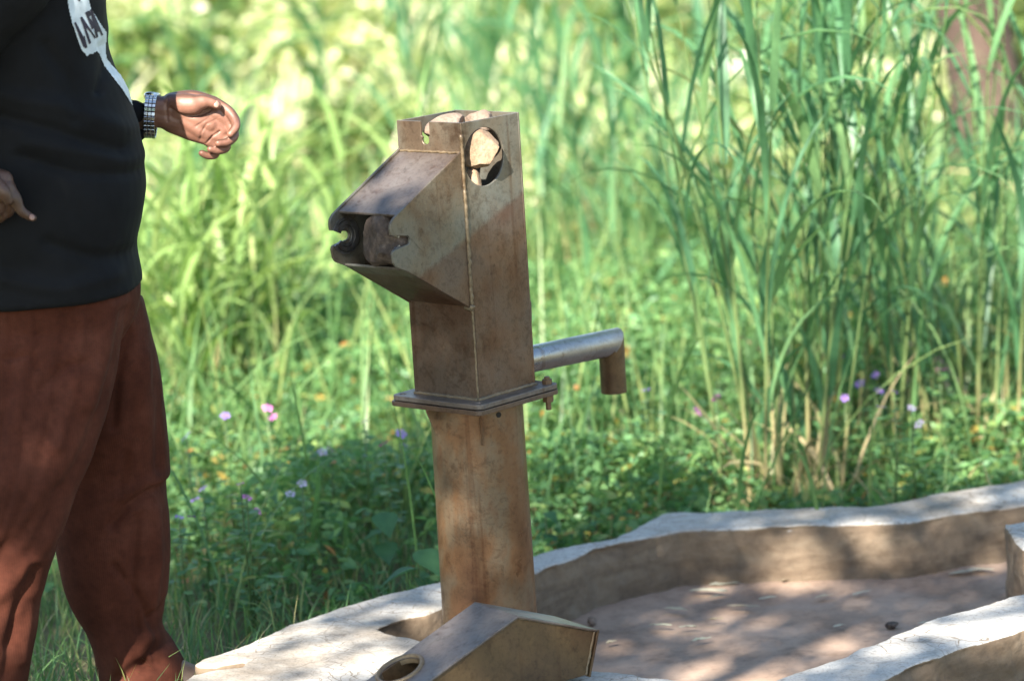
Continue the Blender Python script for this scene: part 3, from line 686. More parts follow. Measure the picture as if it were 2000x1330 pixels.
# print on the chest: pale patch with dark letters, laid on the cloth
bv = BVHTree.FromPolygons([Vector(a) for a in getv(me)], [tuple(p.vertices) for p in me.polygons])
def on_shirt(px, py, off):
    d = Vector(ray(px, py)).normalized(); h = bv.ray_cast(Vector(C0) - PO, d)
    if h[0] is None: return None
    return h[0] + h[1] * off
def decal(poly, off, name, mat, parent, step=3.0):
    xs = [p[0] for p in poly]; ys = [p[1] for p in poly]; gx = np.arange(min(xs), max(xs) + step, step); gy = np.arange(min(ys), max(ys) + step, step)
    X, Y = np.meshgrid(gx, gy); ins = inside(X.ravel() + .01, Y.ravel() + .013, poly).reshape(X.shape)
    vid = {}; v = []; f = []
    def vert(i, j):
        if (i, j) in vid: return vid[i, j]
        p = on_shirt(X[i, j], Y[i, j], off)
        if p is None: return None
        vid[i, j] = len(v); v.append(p); return vid[i, j]
    for i in range(X.shape[0] - 1):
        for j in range(X.shape[1] - 1):
            if int(ins[i, j]) + int(ins[i + 1, j]) + int(ins[i, j + 1]) + int(ins[i + 1, j + 1]) >= 2:
                q = [vert(i, j), vert(i + 1, j), vert(i + 1, j + 1), vert(i, j + 1)]
                if None in q: continue
                P4 = [v[k] for k in q]
                if max((P4[k] - P4[(k + 1) % 4]).length for k in range(4)) < .05: f.append(tuple(q))
    if not f: return None
    # keep the largest connected patch
    lab = list(range(len(v)))
    def fd(a):
        while lab[a] != a: lab[a] = lab[lab[a]]; a = lab[a]
        return a
    for q in f:
        for b_ in q[1:]: lab[fd(b_)] = fd(q[0])
    cnt = {}
    for q in f: cnt[fd(q[0])] = cnt.get(fd(q[0]), 0) + 1
    best = max(cnt, key=cnt.get); f = [q for q in f if fd(q[0]) == best]; used = sorted({a for q in f for a in q}); mp_ = {a: i for i, a in enumerate(used)}
    v = [v[a] for a in used]; f = [tuple(mp_[a] for a in q) for q in f]
    me = mesh(name, v, f, True); fixnormals(me); return link(name, me, mat, parent)
zx = lambda L: [(100 + a / 9.5, b / 9.5) for a, b in L]
pr = decal(zx([(270, -150), (640, -150), (720, 170), (920, 480), (1010, 600), (1000, 800), (985, 900), (1010, 1090), (1080, 1180), (990, 1250), (890, 1010), (830, 950), (770, 1000), (700, 1000), (660, 1050), (560, 930), (480, 700), (390, 440), (340, 220)]), .0016, 'chest_print', M_print, shirt, 1.6)
decal(zx([(1010, 1100), (1080, 1180), (1190, 1300), (1400, 1560), (1560, 1820), (1640, 2020), (1690, 2200), (1650, 2250), (1500, 1960), (1310, 1660), (1120, 1420), (1000, 1260)]), .0016, 'print_tail', M_print, shirt, 1.6, )
if pr:
    for L in ([(410, 430), (440, 420), (585, 700), (600, 640), (480, 380), (520, 350), (650, 880), (620, 905), (580, 870)], [(520, 330), (555, 320), (800, 690), (790, 730), (740, 640), (620, 510), (720, 800), (690, 830)],
              [(610, 240), (690, 205), (730, 290), (680, 320), (750, 420), (790, 500), (740, 560), (690, 440)], [(700, 195), (730, 180), (940, 650), (915, 670), (880, 590), (830, 600), (850, 690), (820, 715)], [(470, 0), (520, 0), (525, 30), (490, 30)]):
        decal(zx(L), .0030, 'print_letter', M_ink, pr, .8)

# trousers
NY, FY = -.40, -.01
mb = MB()
far = [px_row(60, 280, 585, -.12, .13), px_row(70, 298, 650, -.10, .135), px_row(85, 318, 740, -.07, .138), px_row(95, 327, 830, -.04, .136), px_row(100, 331, 910, FY, .132), px_row(104, 324, 965, FY, .126), px_row(110, 332, 1040, FY, .122), px_row(124, 333, 1130, FY, .116),
       px_row(146, 326, 1190, FY, .108), px_row(166, 318, 1225, FY, .104), px_row(180, 342, 1262, FY, .108), px_row(186, 362, 1300, FY, .11), px_row(196, 376, 1332, FY, .108)]
nearr = [px_row(-105, 258, 585, -.27, .13), px_row(-112, 240, 680, -.29, .138), px_row(-120, 222, 770, -.32, .138), px_row(-125, 198, 850, -.35, .134), px_row(-130, 168, 930, -.38, .13), px_row(-135, 132, 1010, NY, .124), px_row(-140, 104, 1085, NY, .12), px_row(-150, 84, 1160, NY, .116),
         px_row(-160, 70, 1240, NY, .114), px_row(-168, 58, 1310, NY, .112), px_row(-172, 52, 1370, NY, .11)]
hrings(mb, interp_rows(far)); hrings(mb, interp_rows(nearr))
hrings(mb, interp_rows([px_row(-100, 276, 560, TY, .22), px_row(-98, 270, 620, TY, .215), px_row(-85, 235, 690, TY, .18), px_row(-60, 200, 740, TY, .12)]))
me = mesh('trousers', mb.v, mb.f); fixnormals(me); me = remesh(me, .006, 6)
V = getv(me); N = getn(me); front = np.clip(-N[:, 1] * 1.4 + .4, 0, 1); isn = (V[:, 1] < -.2 - .05 * np.clip((1. - V[:, 2]) / .3, 0, 1))
disp = .004 * vnoise(V * [1, 1, .6], 1.7, 51) + .0016 * vnoise(V * [1.4, 1.4, .8], 6, 52, 2)
for pts, wd, am, nr in [([(332, 962), (290, 962), (250, 985), (222, 1020)], .012, -.016, 0), ([(332, 945), (285, 942), (240, 965)], .016, .010, 0), ([(225, 1100), (275, 1170), (300, 1240), (310, 1290)], .008, -.008, 0),
                        ([(310, 1300), (270, 1300), (235, 1325)], .016, -.018, 0), ([(345, 1262), (300, 1275), (280, 1300)], .014, -.016, 0), ([(330, 1245), (290, 1250)], .018, .012, 0), ([(325, 1195), (300, 1215)], .012, -.012, 0), ([(225, 1240), (235, 1320)], .02, .008, 0),
                        ([(54, 600), (62, 680), (48, 800), (34, 920), (5, 1030)], .004, -.004, 1), ([(40, 600), (46, 700), (30, 830)], .02, .006, 1), ([(0, 712), (50, 706), (62, 730)], .007, -.006, 1), ([(200, 620), (186, 720), (165, 800)], .022, .012, 1), ([(226, 640), (205, 760), (160, 900), (60, 1080)], .014, -.012, 1),
                        ([(75, 770), (110, 735), (150, 725)], .014, -.009, 1), ([(150, 1000), (90, 1060), (0, 1160)], .02, .010, 1), ([(110, 960), (40, 1050), (-10, 1080)], .016, -.009, 1), ([(60, 1190), (20, 1260)], .02, -.008, 1),
                        ([(262, 640), (240, 720), (228, 820)], .010, -.010, 0), ([(302, 650), (312, 780), (308, 920)], .010, -.008, 0), ([(270, 1010), (262, 1110), (270, 1230)], .010, -.010, 0), ([(300, 1000), (306, 1100), (296, 1190)], .012, .009, 0), ([(120, 625), (100, 800), (60, 960), (-10, 1110)], .012, -.007, 1), ([(150, 640), (140, 760), (110, 880)], .012, .007, 1), ([(60, 1110), (30, 1200), (10, 1320)], .010, -.009, 1), ([(85, 1100), (60, 1200), (40, 1300)], .012, .008, 1), ([(10, 620), (14, 760), (-10, 900)], .012, -.006, 1), ([(296, 690), (282, 760), (290, 830)], .016, .006, 0), ([(250, 880), (236, 960)], .012, -.007, 0)]:
    disp += fold2(V, pts, NY - .1 if nr else FY - .1, wd, am) * front * (isn if nr else ~isn)
V += N * disp[:, None]; setv(me, V)
plink('trousers', me, M_cord)

# body: one continuous skin - torso, head, arms, hands, legs, feet
mb = MB(); hx = SH[0] - .01; hz = zs_ + .27
hrings(mb, interp_rows([[hx, TY, zs_ + .10, .055, .06], [SH[0], TY, zs_, .09, .16], [SH[0], TY, zs_ - .3, .13, .17], [SH[0] + .02, TY, 1.0, .12, .16], [SH[0] + .02, TY, .92, .10, .14]]))
chain(mb, [(hx - .005, TY, zs_ + .08, .062), (hx + .005, TY, zs_ + .17, .056), (hx + .015, TY, zs_ + .22, .06)])
hrings(mb, interp_rows([[hx + .035, TY, hz - .105, .03, .028], [hx + .032, TY, hz - .095, .06, .05], [hx + .025, TY, hz - .06, .085, .066], [hx + .015, TY, hz - .01, .098, .074], [hx + .008, TY, hz + .04, .104, .078], [hx, TY, hz + .09, .098, .075], [hx - .003, TY, hz + .125, .07, .056], [hx - .004, TY, hz + .138, .03, .025]]), sq=2.1)
chain(mb, [(hx + .108, TY, hz + .015, .010), (hx + .122, TY, hz - .015, .014), (hx + .128, TY, hz - .03, .016)], 12)      # nose
chain(mb, [(hx + .103, TY - .022, hz - .058, .009), (hx + .112, TY, hz - .056, .011), (hx + .103, TY + .022, hz - .058, .009)], 10)   # lips
chain(mb, [(hx + .101, TY - .022, hz - .074, .009), (hx + .110, TY, hz - .073, .012), (hx + .101, TY + .022, hz - .074, .009)], 10)
for s in (1, -1):
    chain(mb, [(hx - .005, TY + s * .078, hz - .03, .010), (hx - .012, TY + s * .086, hz, .012), (hx - .008, TY + s * .084, hz + .025, .010)], 10)
    chain(mb, [(hx + .105, TY + s * .02, hz + .03, .009), (hx + .10, TY + s * .045, hz + .03, .009)], 10)
for sh, el, wr_ in ((L_sh, L_el, wl), (R_sh, R_el, wr)):
    chain(mb, [(*sh, .06), (*lerp3(sh, el, .5), .05), (*el, .042), (*lerp3(el, wr_, .35), .044), (*lerp3(el, wr_, .75), .034), (*wr_, .032)])
zh = lambda a, b, y: tuple(at(260 + a / 8.313, 160 + b / 8.313, y))
def hand(mb, J):
    for fch in J: chain(mb, [(*p[:3], p[3] * (.88 if p[3] < .0148 else 1)) for p in fch], 16)
HY = .09
z4 = lambda a, b, dy, r: (*zh(a, b, HY + dy), r)
# far (left) hand, palm towards the camera
hand(mb, [[z4(380, 430, .006, .028), z4(560, 440, .004, .029), z4(760, 470, .006, .031)],
          [z4(400, 560, .006, .026), z4(570, 590, .004, .028), z4(760, 640, .006, .028)],
          # metacarpals
          [z4(620, 330, .008, .022), z4(950, 280, .014, .021), z4(1290, 350, .016, .0175)], [z4(640, 460, .008, .024), z4(1000, 500, .012, .023), z4(1360, 540, .014, .018)],
          [z4(620, 590, .006, .024), z4(960, 680, .010, .0225), z4(1320, 740, .012, .018)], [z4(600, 680, .006, .021), z4(900, 800, .006, .021), z4(1190, 920, .008, .0165)],
          [z4(820, 620, -.004, .020), z4(1080, 800, -.002, .018)],
          [z4(700, 480, .0, .026), z4(1000, 600, .002, .025), z4(1240, 700, .006, .020)], [z4(760, 620, .0, .022), z4(1040, 760, .002, .021), z4(1200, 860, .004, .017)],
          [z4(1200, 800, .008, .018), z4(1400, 920, .012, .0155)], [z4(1250, 640, .010, .018), z4(1450, 800, .014, .015)],
          # thumb ball and thumb
          [z4(640, 340, -.006, .022), z4(820, 370, -.016, .027), z4(980, 370, -.020, .025), z4(1120, 330, -.020, .018), z4(1260, 335, -.018, .0145), z4(1370, 385, -.016, .0115)],
          # fingers
          [z4(1290, 340, .014, .0165), z4(1500, 440, .010, .0145), z4(1640, 590, .000, .0135), z4(1665, 730, -.016, .012), z4(1580, 850, -.030, .0100)],
          [z4(1360, 530, .012, .0165), z4(1560, 690, .014, .0145), z4(1640, 860, .002, .0135), z4(1545, 975, -.018, .0122), z4(1385, 1000, -.034, .0102)],
          [z4(1320, 740, .010, .0165), z4(1480, 900, .014, .014), z4(1510, 1060, .000, .013), z4(1390, 1115, -.018, .0118), z4(1255, 1095, -.030, .0098)],
          [z4(1190, 920, .006, .0155), z4(1330, 1070, .008, .0128), z4(1330, 1180, -.002, .0118), z4(1215, 1200, -.012, .0106), z4(1115, 1160, -.020, .0092)]])
# near (right) hand: back of the hand towards the camera, forefinger pointing down and forward
q4 = lambda px, py, y, r: (*at(px, py, y), r)
hand(mb, [[q4(-60, 368, -.50, .032), q4(-30, 366, -.505, .032), q4(5, 372, -.51, .030)], [q4(-45, 395, -.50, .028), q4(-10, 400, -.505, .026)], [q4(-30, 345, -.50, .024), q4(6, 352, -.505, .022)],
          [q4(6, 362, -.51, .020), q4(26, 384, -.515, .0155), q4(40, 410, -.515, .0125), q4(54, 421, -.512, .0108), q4(65, 426, -.51, .0088)],
          [q4(4, 385, -.50, .018), q4(20, 402, -.495, .014), q4(14, 418, -.48, .012), q4(-2, 416, -.47, .0105)], [q4(-10, 400, -.50, .017), q4(6, 416, -.49, .013), q4(-2, 428, -.475, .011), q4(-16, 424, -.465, .0095)],
          [q4(-22, 408, -.495, .015), q4(-10, 424, -.485, .012), q4(-20, 434, -.47, .010)], [q4(-20, 350, -.53, .018), q4(4, 372, -.54, .015), q4(16, 392, -.538, .0125)]])
for rows, Yc in ((far, FY), (nearr, NY)):
    r = [rows[0], rows[4], rows[8], rows[-1]]
    chain(mb, [(r[0][0], r[0][1], r[0][2] - .10, .07), (r[1][0], r[1][1], r[1][2], .06), (r[2][0], Yc, r[2][2], .055), (r[3][0], Yc, r[3][2] - .02, .04), (r[3][0], Yc, .05 + PO.z, .035)], 14)
    chain(mb, [(r[3][0] - .03, Yc, .07, .035), (r[3][0] + .10, Yc, .058, .032)], 12)
me = mesh('body', mb.v, mb.f); fixnormals(me); me = remesh(me, .0026, 4)
V = getv(me); N = getn(me)
lh = (V[:, 1] > HY - .12) & (V[:, 0] > wl[0] - .01) & (V[:, 2] > 1.2)
# palm creases
cre = 0
for pts, wd, am in [([(620, 430), (760, 520), (950, 560), (1130, 530), (1250, 470)], .0028, -.005), ([(1000, 740), (1120, 660), (1230, 590)], .0018, -.0015), ([(1080, 960), (1110, 830), (1190, 690), (1330, 630)], .002, -.002), ([(560, 250), (540, 430), (560, 640)], .0026, -.0025), ([(1180, 1010), (1290, 890), (1400, 820)], .002, -.003)]:
    P2 = [np.array(zh(a, b, HY - .02))[[0, 2]] for a, b in pts]; cre = cre + am * np.exp(-(seg_dist(V[:, [0, 2]], P2) / wd) ** 2)
V += N * (cre * lh * np.clip(-N[:, 1] * 2, 0, 1))[:, None]; setv(me, V)
palm = lh * np.clip(-N[:, 1] * 1.5 + .25 - np.clip(N[:, 2] - .35, 0, 1) * 2.0, 0, 1)
setattr_f(me, 'palm', palm)
body = plink('body', me, M_skin)
# nails that catch the light
def nail(p, r, nrm):
    bm = bmesh.new(); bmesh.ops.create_uvsphere(bm, u_segments=10, v_segments=6, radius=1); me = bpy.data.meshes.new('fingernail'); bm.to_mesh(me); bm.free()
    q = Vector(nrm).to_track_quat('Z', 'Y').to_matrix().to_4x4(); me.transform(q @ Matrix.Diagonal((r * .75, r, r * .3, 1))); me.transform(Matrix.Translation(Vector(p))); me.polygons.foreach_set('use_smooth', [True] * len(me.polygons)); plink('fingernail', me, M_nail, body)
nail(np.array(at(63, 424, -.52)) + [0, -.004, 0], .0078, (.25, -.8, .5)); nail(zh(1350, 365, HY - .0255), .0095, (.15, -.9, .4))
# hair, eyes
mb = MB(); hrings(mb, interp_rows([[hx - .022, TY, hz + .03, .086, .080], [hx - .018, TY, hz + .06, .092, .083], [hx - .010, TY, hz + .095, .098, .080], [hx - .008, TY, hz + .128, .072, .060], [hx - .006, TY, hz + .146, .03, .028]]), sq=2.1); plink('hair', mesh('hair', mb.v, mb.f, True), M_hair)
for s in (1, -1):
    mb = MB(); chain(mb, [(hx + .094, TY + s * .032, hz + .012, .010), (hx + .096, TY + s * .032, hz + .012, .010)], 10); plink('eye', mesh('eye', mb.v, mb.f, True), M_eye)
# shoes
for rows, Yc in ((far, FY), (nearr, NY)):
    x0 = rows[-1][0]; mb = MB(); hrings(mb, [[x0 + .02, Yc, .03, .155, .058], [x0 + .02, Yc, .055, .16, .06]]); so = mb
    mb = MB(); hrings(mb, [[x0 + .02, Yc, .05, .15, .054], [x0 + .018, Yc, .085, .146, .054], [x0 - .005, Yc, .115, .115, .05], [x0 - .03, Yc, .15, .08, .046], [x0 - .035, Yc, .175, .07, .044]])
    me = mesh('shoe', mb.v, mb.f); fixnormals(me); me = remesh(me, .006, 4); s1 = plink('shoe', me, M_shoe)
    me = mesh('sole', so.v, so.f); fixnormals(me); me = remesh(me, .006, 2); link('sole', me, M_strap, s1); me.transform(Matrix.Translation(-PO))
# wristwatch on the far wrist
wa = np.array(zh(205, 560, HY + .004)); axd = Vector(np.array(zh(560, 600, HY)) - np.array(zh(230, 540, HY))).normalized(); axd = (axd + Vector((.0, 0, .12))).normalized()
uu = Vector((0, 1, 0)); uu = (uu - axd * uu.dot(axd)).normalized(); vv = axd.cross(uu)
watch = bpy.data.objects.new('wristwatch', None); COL.objects.link(watch); watch.parent = person; watch.location = (0, 0, 0)
mb = MB(); nl = 30
wc = Vector(wa) + axd * .012
for i in range(nl):
    a = 2 * math.pi * i / nl
    e = uu * math.cos(a) * .040 + vv * math.sin(a) * .0485; tg = (uu * -math.sin(a) * .040 + vv * math.cos(a) * .0485).normalized(); no = tg.cross(axd)
    for j in (-1, 0, 1):
        c = wc + e + axd * (j * .0088) + no * (.0006 if j else 0); L = .0043; v = []
        for sx_ in (-1, 1):
            for sy_ in (-1, 1):
                for sz_ in (-1, 1): v.append(c + tg * (L * sx_) + axd * (.0040 * sy_) + no * (.0021 * sz_ * 1))
        mb.add(v, [(0, 1, 3, 2), (4, 6, 7, 5), (0, 4, 5, 1), (2, 3, 7, 6), (0, 2, 6, 4), (1, 5, 7, 3)])
me = mesh('watch_band', mb.v, mb.f); fixnormals(me); bevel(me, .0009, 1); plink('watch_band', me, M_metal, watch)
top = Vector((0, 0, 1)); top = (top - axd * top.dot(axd)).normalized(); top = (top + Vector((0, .35, 0))).normalized()
mb = MB(); c = wc + top * .046; mb.tube([c - top * .004, c + top * .001, c + top * .006, c + top * .0085], [.019, .0205, .0205, .017], 28); plink('watch_case', mesh('watch_case', mb.v, mb.f, False), M_metal, watch)
# ================================================================== vegetation
def blades(base, az, tilt, bend, length, width, K=6, tint=None, power=1.4, fold=0.0, roll=None):
    """many ribbon leaves at once -> V, F, tint per vertex"""
    n = len(base); t = np.linspace(0, 1, K + 1)
    th = tilt[:, None] + bend[:, None] * t[None, :] ** power                      # angle from vertical
    ds = (length / K)[:, None]
    r = np.concatenate([np.zeros((n, 1)), np.cumsum(np.sin((th[:, 1:] + th[:, :-1]) / 2) * ds, 1)], 1); z = np.concatenate([np.zeros((n, 1)), np.cumsum(np.cos((th[:, 1:] + th[:, :-1]) / 2) * ds, 1)], 1)
    ca, sa = np.cos(az)[:, None], np.sin(az)[:, None]
    P = np.stack([base[:, 0, None] + r * ca, base[:, 1, None] + r * sa, base[:, 2, None] + z], -1)
    wprof = np.interp(t, [0, .12, .4, .8, 1], [.55, .95, 1, .55, .03])[None, :] * width[:, None] / 2
    ro = (np.zeros(n) if roll is None else roll)[:, None] + np.linspace(0, .5, K + 1)[None, :] * rng.normal(0, 1, n)[:, None]
    side = np.stack([-sa * np.cos(ro), ca * np.cos(ro), np.sin(ro)], -1)
    L = P - side * wprof[..., None]; Rr = P + side * wprof[..., None]
    if fold:
        mid = P.copy(); mid[..., 2] -= wprof * fold
        V = np.stack([L, mid, Rr], 2); m = 3
    else: V = np.stack([L, Rr], 2); m = 2
    V = V.reshape(n, (K + 1) * m, 3); k = np.arange(K); F = []
    for j in range(m - 1): F.append(np.stack([k * m + j, k * m + j + 1, (k + 1) * m + j + 1, (k + 1) * m + j], -1))
    F = np.concatenate(F, 0); F = (F[None] + (np.arange(n) * (K + 1) * m)[:, None, None]).reshape(-1, 4)
    tv = np.repeat(rng.random(n) if tint is None else tint, (K + 1) * m)
    return V.reshape(-1, 3), F, tv
def leaves(pos, size, asp, nrm_up=.6, droop=.2, tint=None, K=2):
    """leaf-shaped six-point faces scattered at pos"""
    n = len(pos); az = rng.uniform(0, 2 * np.pi, n); el = rng.normal(-droop, .45, n)
    d = np.stack([np.cos(az) * np.cos(el), np.sin(az) * np.cos(el), np.sin(el)], 1)
    up = rng.normal(0, 1 - nrm_up, (n, 3)) + np.array([0, 0, 1]) * nrm_up; s = np.cross(d, up); s /= np.linalg.norm(s, axis=1)[:, None] + 1e-9; nn_ = np.cross(s, d)
    L = size[:, None]; W_ = (size * asp)[:, None]
    p0 = pos; p1 = pos + d * L * .35 + s * W_ * .5 + nn_ * L * .06; p2 = pos + d * L * .7 + s * W_ * .38 + nn_ * L * .04; p3 = pos + d * L - nn_ * L * .08; p4 = pos + d * L * .7 - s * W_ * .38 + nn_ * L * .04; p5 = pos + d * L * .35 - s * W_ * .5 + nn_ * L * .06
    V = np.stack([p0, p1, p2, p3, p4, p5], 1).reshape(-1, 3); b = (np.arange(n) * 6)[:, None]
    F = np.concatenate([b + np.array([[0, 1, 2, 3]]), b + np.array([[0, 3, 4, 5]])], 0)
    return V, F, np.repeat(rng.random(n) if tint is None else tint, 6)
def join(parts):
    V, F, T = [], [], []; o = 0
    for v, f, t in parts: V.append(v); F.append(f + o); T.append(t); o += len(v)
    return np.concatenate(V), np.concatenate(F), np.concatenate(T)
apron_out = np.array(rimp[:26] + [(2.7, .5), (2.7, 1.66)])
def off_apron(x, y, grow=.02):
    c = np.zeros(len(x), bool)
    for dx in (-grow, 0, grow):
        for dy in (-grow, 0, grow): c |= inside(x + dx, y + dy, apron_out)
    return ~c
def in_view(x, y, m=1.15):
    """roughly inside the wedge that the camera and a step to the side can see"""
    D = y + CAM_D; return (np.abs(x - CAM_X + .05) < D * .165 * m + .5)
R_ = rng.uniform

# --- short grass round the slab and under everything (stuff)
n = 60000; x = R_(-2.6, 3.4, n); y = R_(-1.2, 7, n); k = off_apron(x, y) & in_view(x, y, 1.25) & ~((x > .2) & (y < .1)); x, y = x[k], y[k]; n = len(x)
dens = rng.random(n) < np.where((x < .1) & (y < 2.2), 1.0, .45); x, y = x[dens], y[dens]; n = len(x)
b = np.stack([x, y, gz_of(x, y) - .01], 1); ln = R_(.08, .26, n) * np.where(y < 1.5, .85, 1.2)
V, F, T = blades(b, R_(0, 6.28, n), R_(0, .5, n), R_(.2, 1.5, n), ln, R_(.003, .007, n), 4, rng.random(n) ** 1.2 * .95)
o = link('short_grass', npmesh('short_grass', V, F, T), M_grass); tag(o, 'short fine green grass covering the ground around the slab', 'grass', kind='stuff')

# --- low leafy weeds (stuff)
def herb_h(x, y):
    Q = np.stack([x, y, 0 * x], 1); base = .20 + .10 * vnoise(Q, .55, 61) + .06 * vnoise(Q, 1.9, 62)
    edge = np.clip((y - (.35 + .45 * np.clip(x + .3, 0, 1.6))) / .9, .25, 1); return np.clip(base * edge + .12 * np.clip((y - 2.2) / 2, 0, 1), .03, .55)
n = 150000; x = R_(-2.4, 3.2, n); y = -.2 + 6.4 * rng.random(n) ** 1.25; k = off_apron(x, y, .015) & in_view(x, y) & ~((x < -.25) & (y < .75 + .5 * np.sin(x * 5))); x, y = x[k], y[k]; n = len(x)
Q = np.stack([x, y, 0 * x], 1); k = (vnoise(Q, .8, 63) + .55 + .5 * (x > -.2) > rng.normal(.2, .25, n)); x, y = x[k], y[k]; n = len(x)
h = herb_h(x, y); z = gz_of(x, y) + h * (1 - .55 * np.exp(-((x - .9) ** 2 / .06 + (y - 1.5) ** 2 / .12))) * (1 - rng.random(n) ** 2 * .95)
V, F, T = leaves(np.stack([x, y, z], 1), R_(.022, .055, n), R_(.35, .6, n), .55, .1, np.clip(rng.beta(2, 2.4, n), 0, 1))
o = link('leafy_weeds', npmesh('leafy_weeds', V, F, T), M_herb); tag(o, 'dense low leafy weeds growing behind the concrete rim', 'weeds', kind='stuff')

# --- thin seeding grasses standing above the weeds (stuff)
n = 3600; x = R_(-2.2, 3, n); y = .4 + 5.6 * rng.random(n) ** .8; k = off_apron(x, y) & in_view(x, y) & ((y > 1.6 + .3 * np.clip(x, 0, 3)) | (rng.random(n) < .3)); x, y = x[k], y[k]; n = len(x)
V, F, T = blades(np.stack([x, y, gz_of(x, y)], 1), R_(0, 6.28, n), R_(0, .5, n), R_(0, 1.2, n), R_(.3, .85, n), R_(.005, .013, n), 6, np.clip(R_(.05, .72, n), 0, .99))
o = link('wispy_grass', npmesh('wispy_grass', V, F, T), M_grass); tag(o, 'thin wispy grass blades rising through the weeds', 'grass', kind='stuff')

M_pale = leaf_mat('sunlight_tinted_leaf', [(0, (0.261, 0.36, 0.134)), (.3, (0.442, 0.52, 0.226)), (.55, (0.623, 0.66, 0.37)), (.78, (0.804, 0.78, 0.555)), (1, (0.853, 0.8, 0.657))], .5, 1.1)  # leaf colour raised towards white to paint in the sunlit glare
# --- meadow behind (stuff): tall mixed grass far back
n = 34000; y = 4.5 + 22 * rng.random(n) ** 1.3; x = CAM_X + (rng.random(n) - .5) * 2 * ((y + CAM_D) * .21 + .6); h = R_(.2, .6, n)
V, F, T = blades(np.stack([x, y, gz_of(x, y)], 1), R_(0, 6.28, n), R_(0, .45, n), R_(.2, 1.7, n), h, R_(.010, .024, n), 5, np.clip(rng.beta(2, 2, n) + .1 * (x < 0), 0, .99))  # blades on the left tinted paler, sunlight put into the colour
o = link('meadow_grass', npmesh('meadow_grass', V, F, T), M_grass); tag(o, 'tall sunlit meadow grass filling the background', 'grass', kind='stuff')

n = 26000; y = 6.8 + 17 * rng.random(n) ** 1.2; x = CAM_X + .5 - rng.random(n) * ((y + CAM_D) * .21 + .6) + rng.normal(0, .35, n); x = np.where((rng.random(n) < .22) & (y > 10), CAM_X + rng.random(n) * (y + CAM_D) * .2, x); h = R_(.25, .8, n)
Q = np.stack([x, y, 0 * x], 1); k = vnoise(Q, .35, 66, 2) > rng.normal(-.15, .25, n); x, y, h = x[k], y[k], h[k]; n = len(x)
V, F, T = blades(np.stack([x, y, gz_of(x, y)], 1), R_(0, 6.28, n), R_(0, .6, n), R_(.2, 1.9, n), h, R_(.03, .07, n), 5, np.clip(rng.beta(2, 2, n), 0, .95))
o = link('sunlight_tinted_meadow', npmesh('sunlight_tinted_meadow', V, F, T), M_pale); tag(o, 'pale grass and leaves with sun glare painted into their colour in the upper left background', 'grass', kind='stuff')
M_brite = leaf_mat('sunlight_tinted_reed', [(0, (0.161, 0.26, 0.0924)), (.4, (0.241, 0.36, 0.123)), (.7, (0.362, 0.44, 0.175)), (1, (0.482, 0.46, 0.246))], .45, 1.3)  # reed colour lightened to paint sunlight onto the left reeds
# --- leaf shapes shared by the cane grass
def one_blade(L, W_, tilt, bend, K=9, fold=.5, power=1.6):
    V, F, T = blades(np.zeros((1, 3)), np.zeros(1), np.array([tilt]), np.array([bend]), np.array([L]), np.array([W_]), K, np.array([rng.random() * .7]), power, fold); return npmesh('leaf', V, F, T)
LEAFV = []
for i in range(16):
    LEAFV.append(one_blade(R_(.55, 1.05), R_(.018, .034), R_(.08, .3), R_(.25, 2.2), 9, .5, R_(1.2, 2.4))); LEAFV[-1].materials.append(M_reed)
LEAFG = []
for i in range(10):
    LEAFG.append(one_blade(R_(.45, .85), R_(.020, .036), R_(.1, .4), R_(.5, 2.2), 9, .5, R_(1.2, 2.2))); LEAFG[-1].materials.append(M_brite)
DRYV = []
for i in range(5):
    DRYV.append(one_blade(R_(.3, .6), R_(.010, .018), R_(.1, .6), R_(.3, 2.2), 7, .3)); DRYV[-1].materials.append(M_culm)
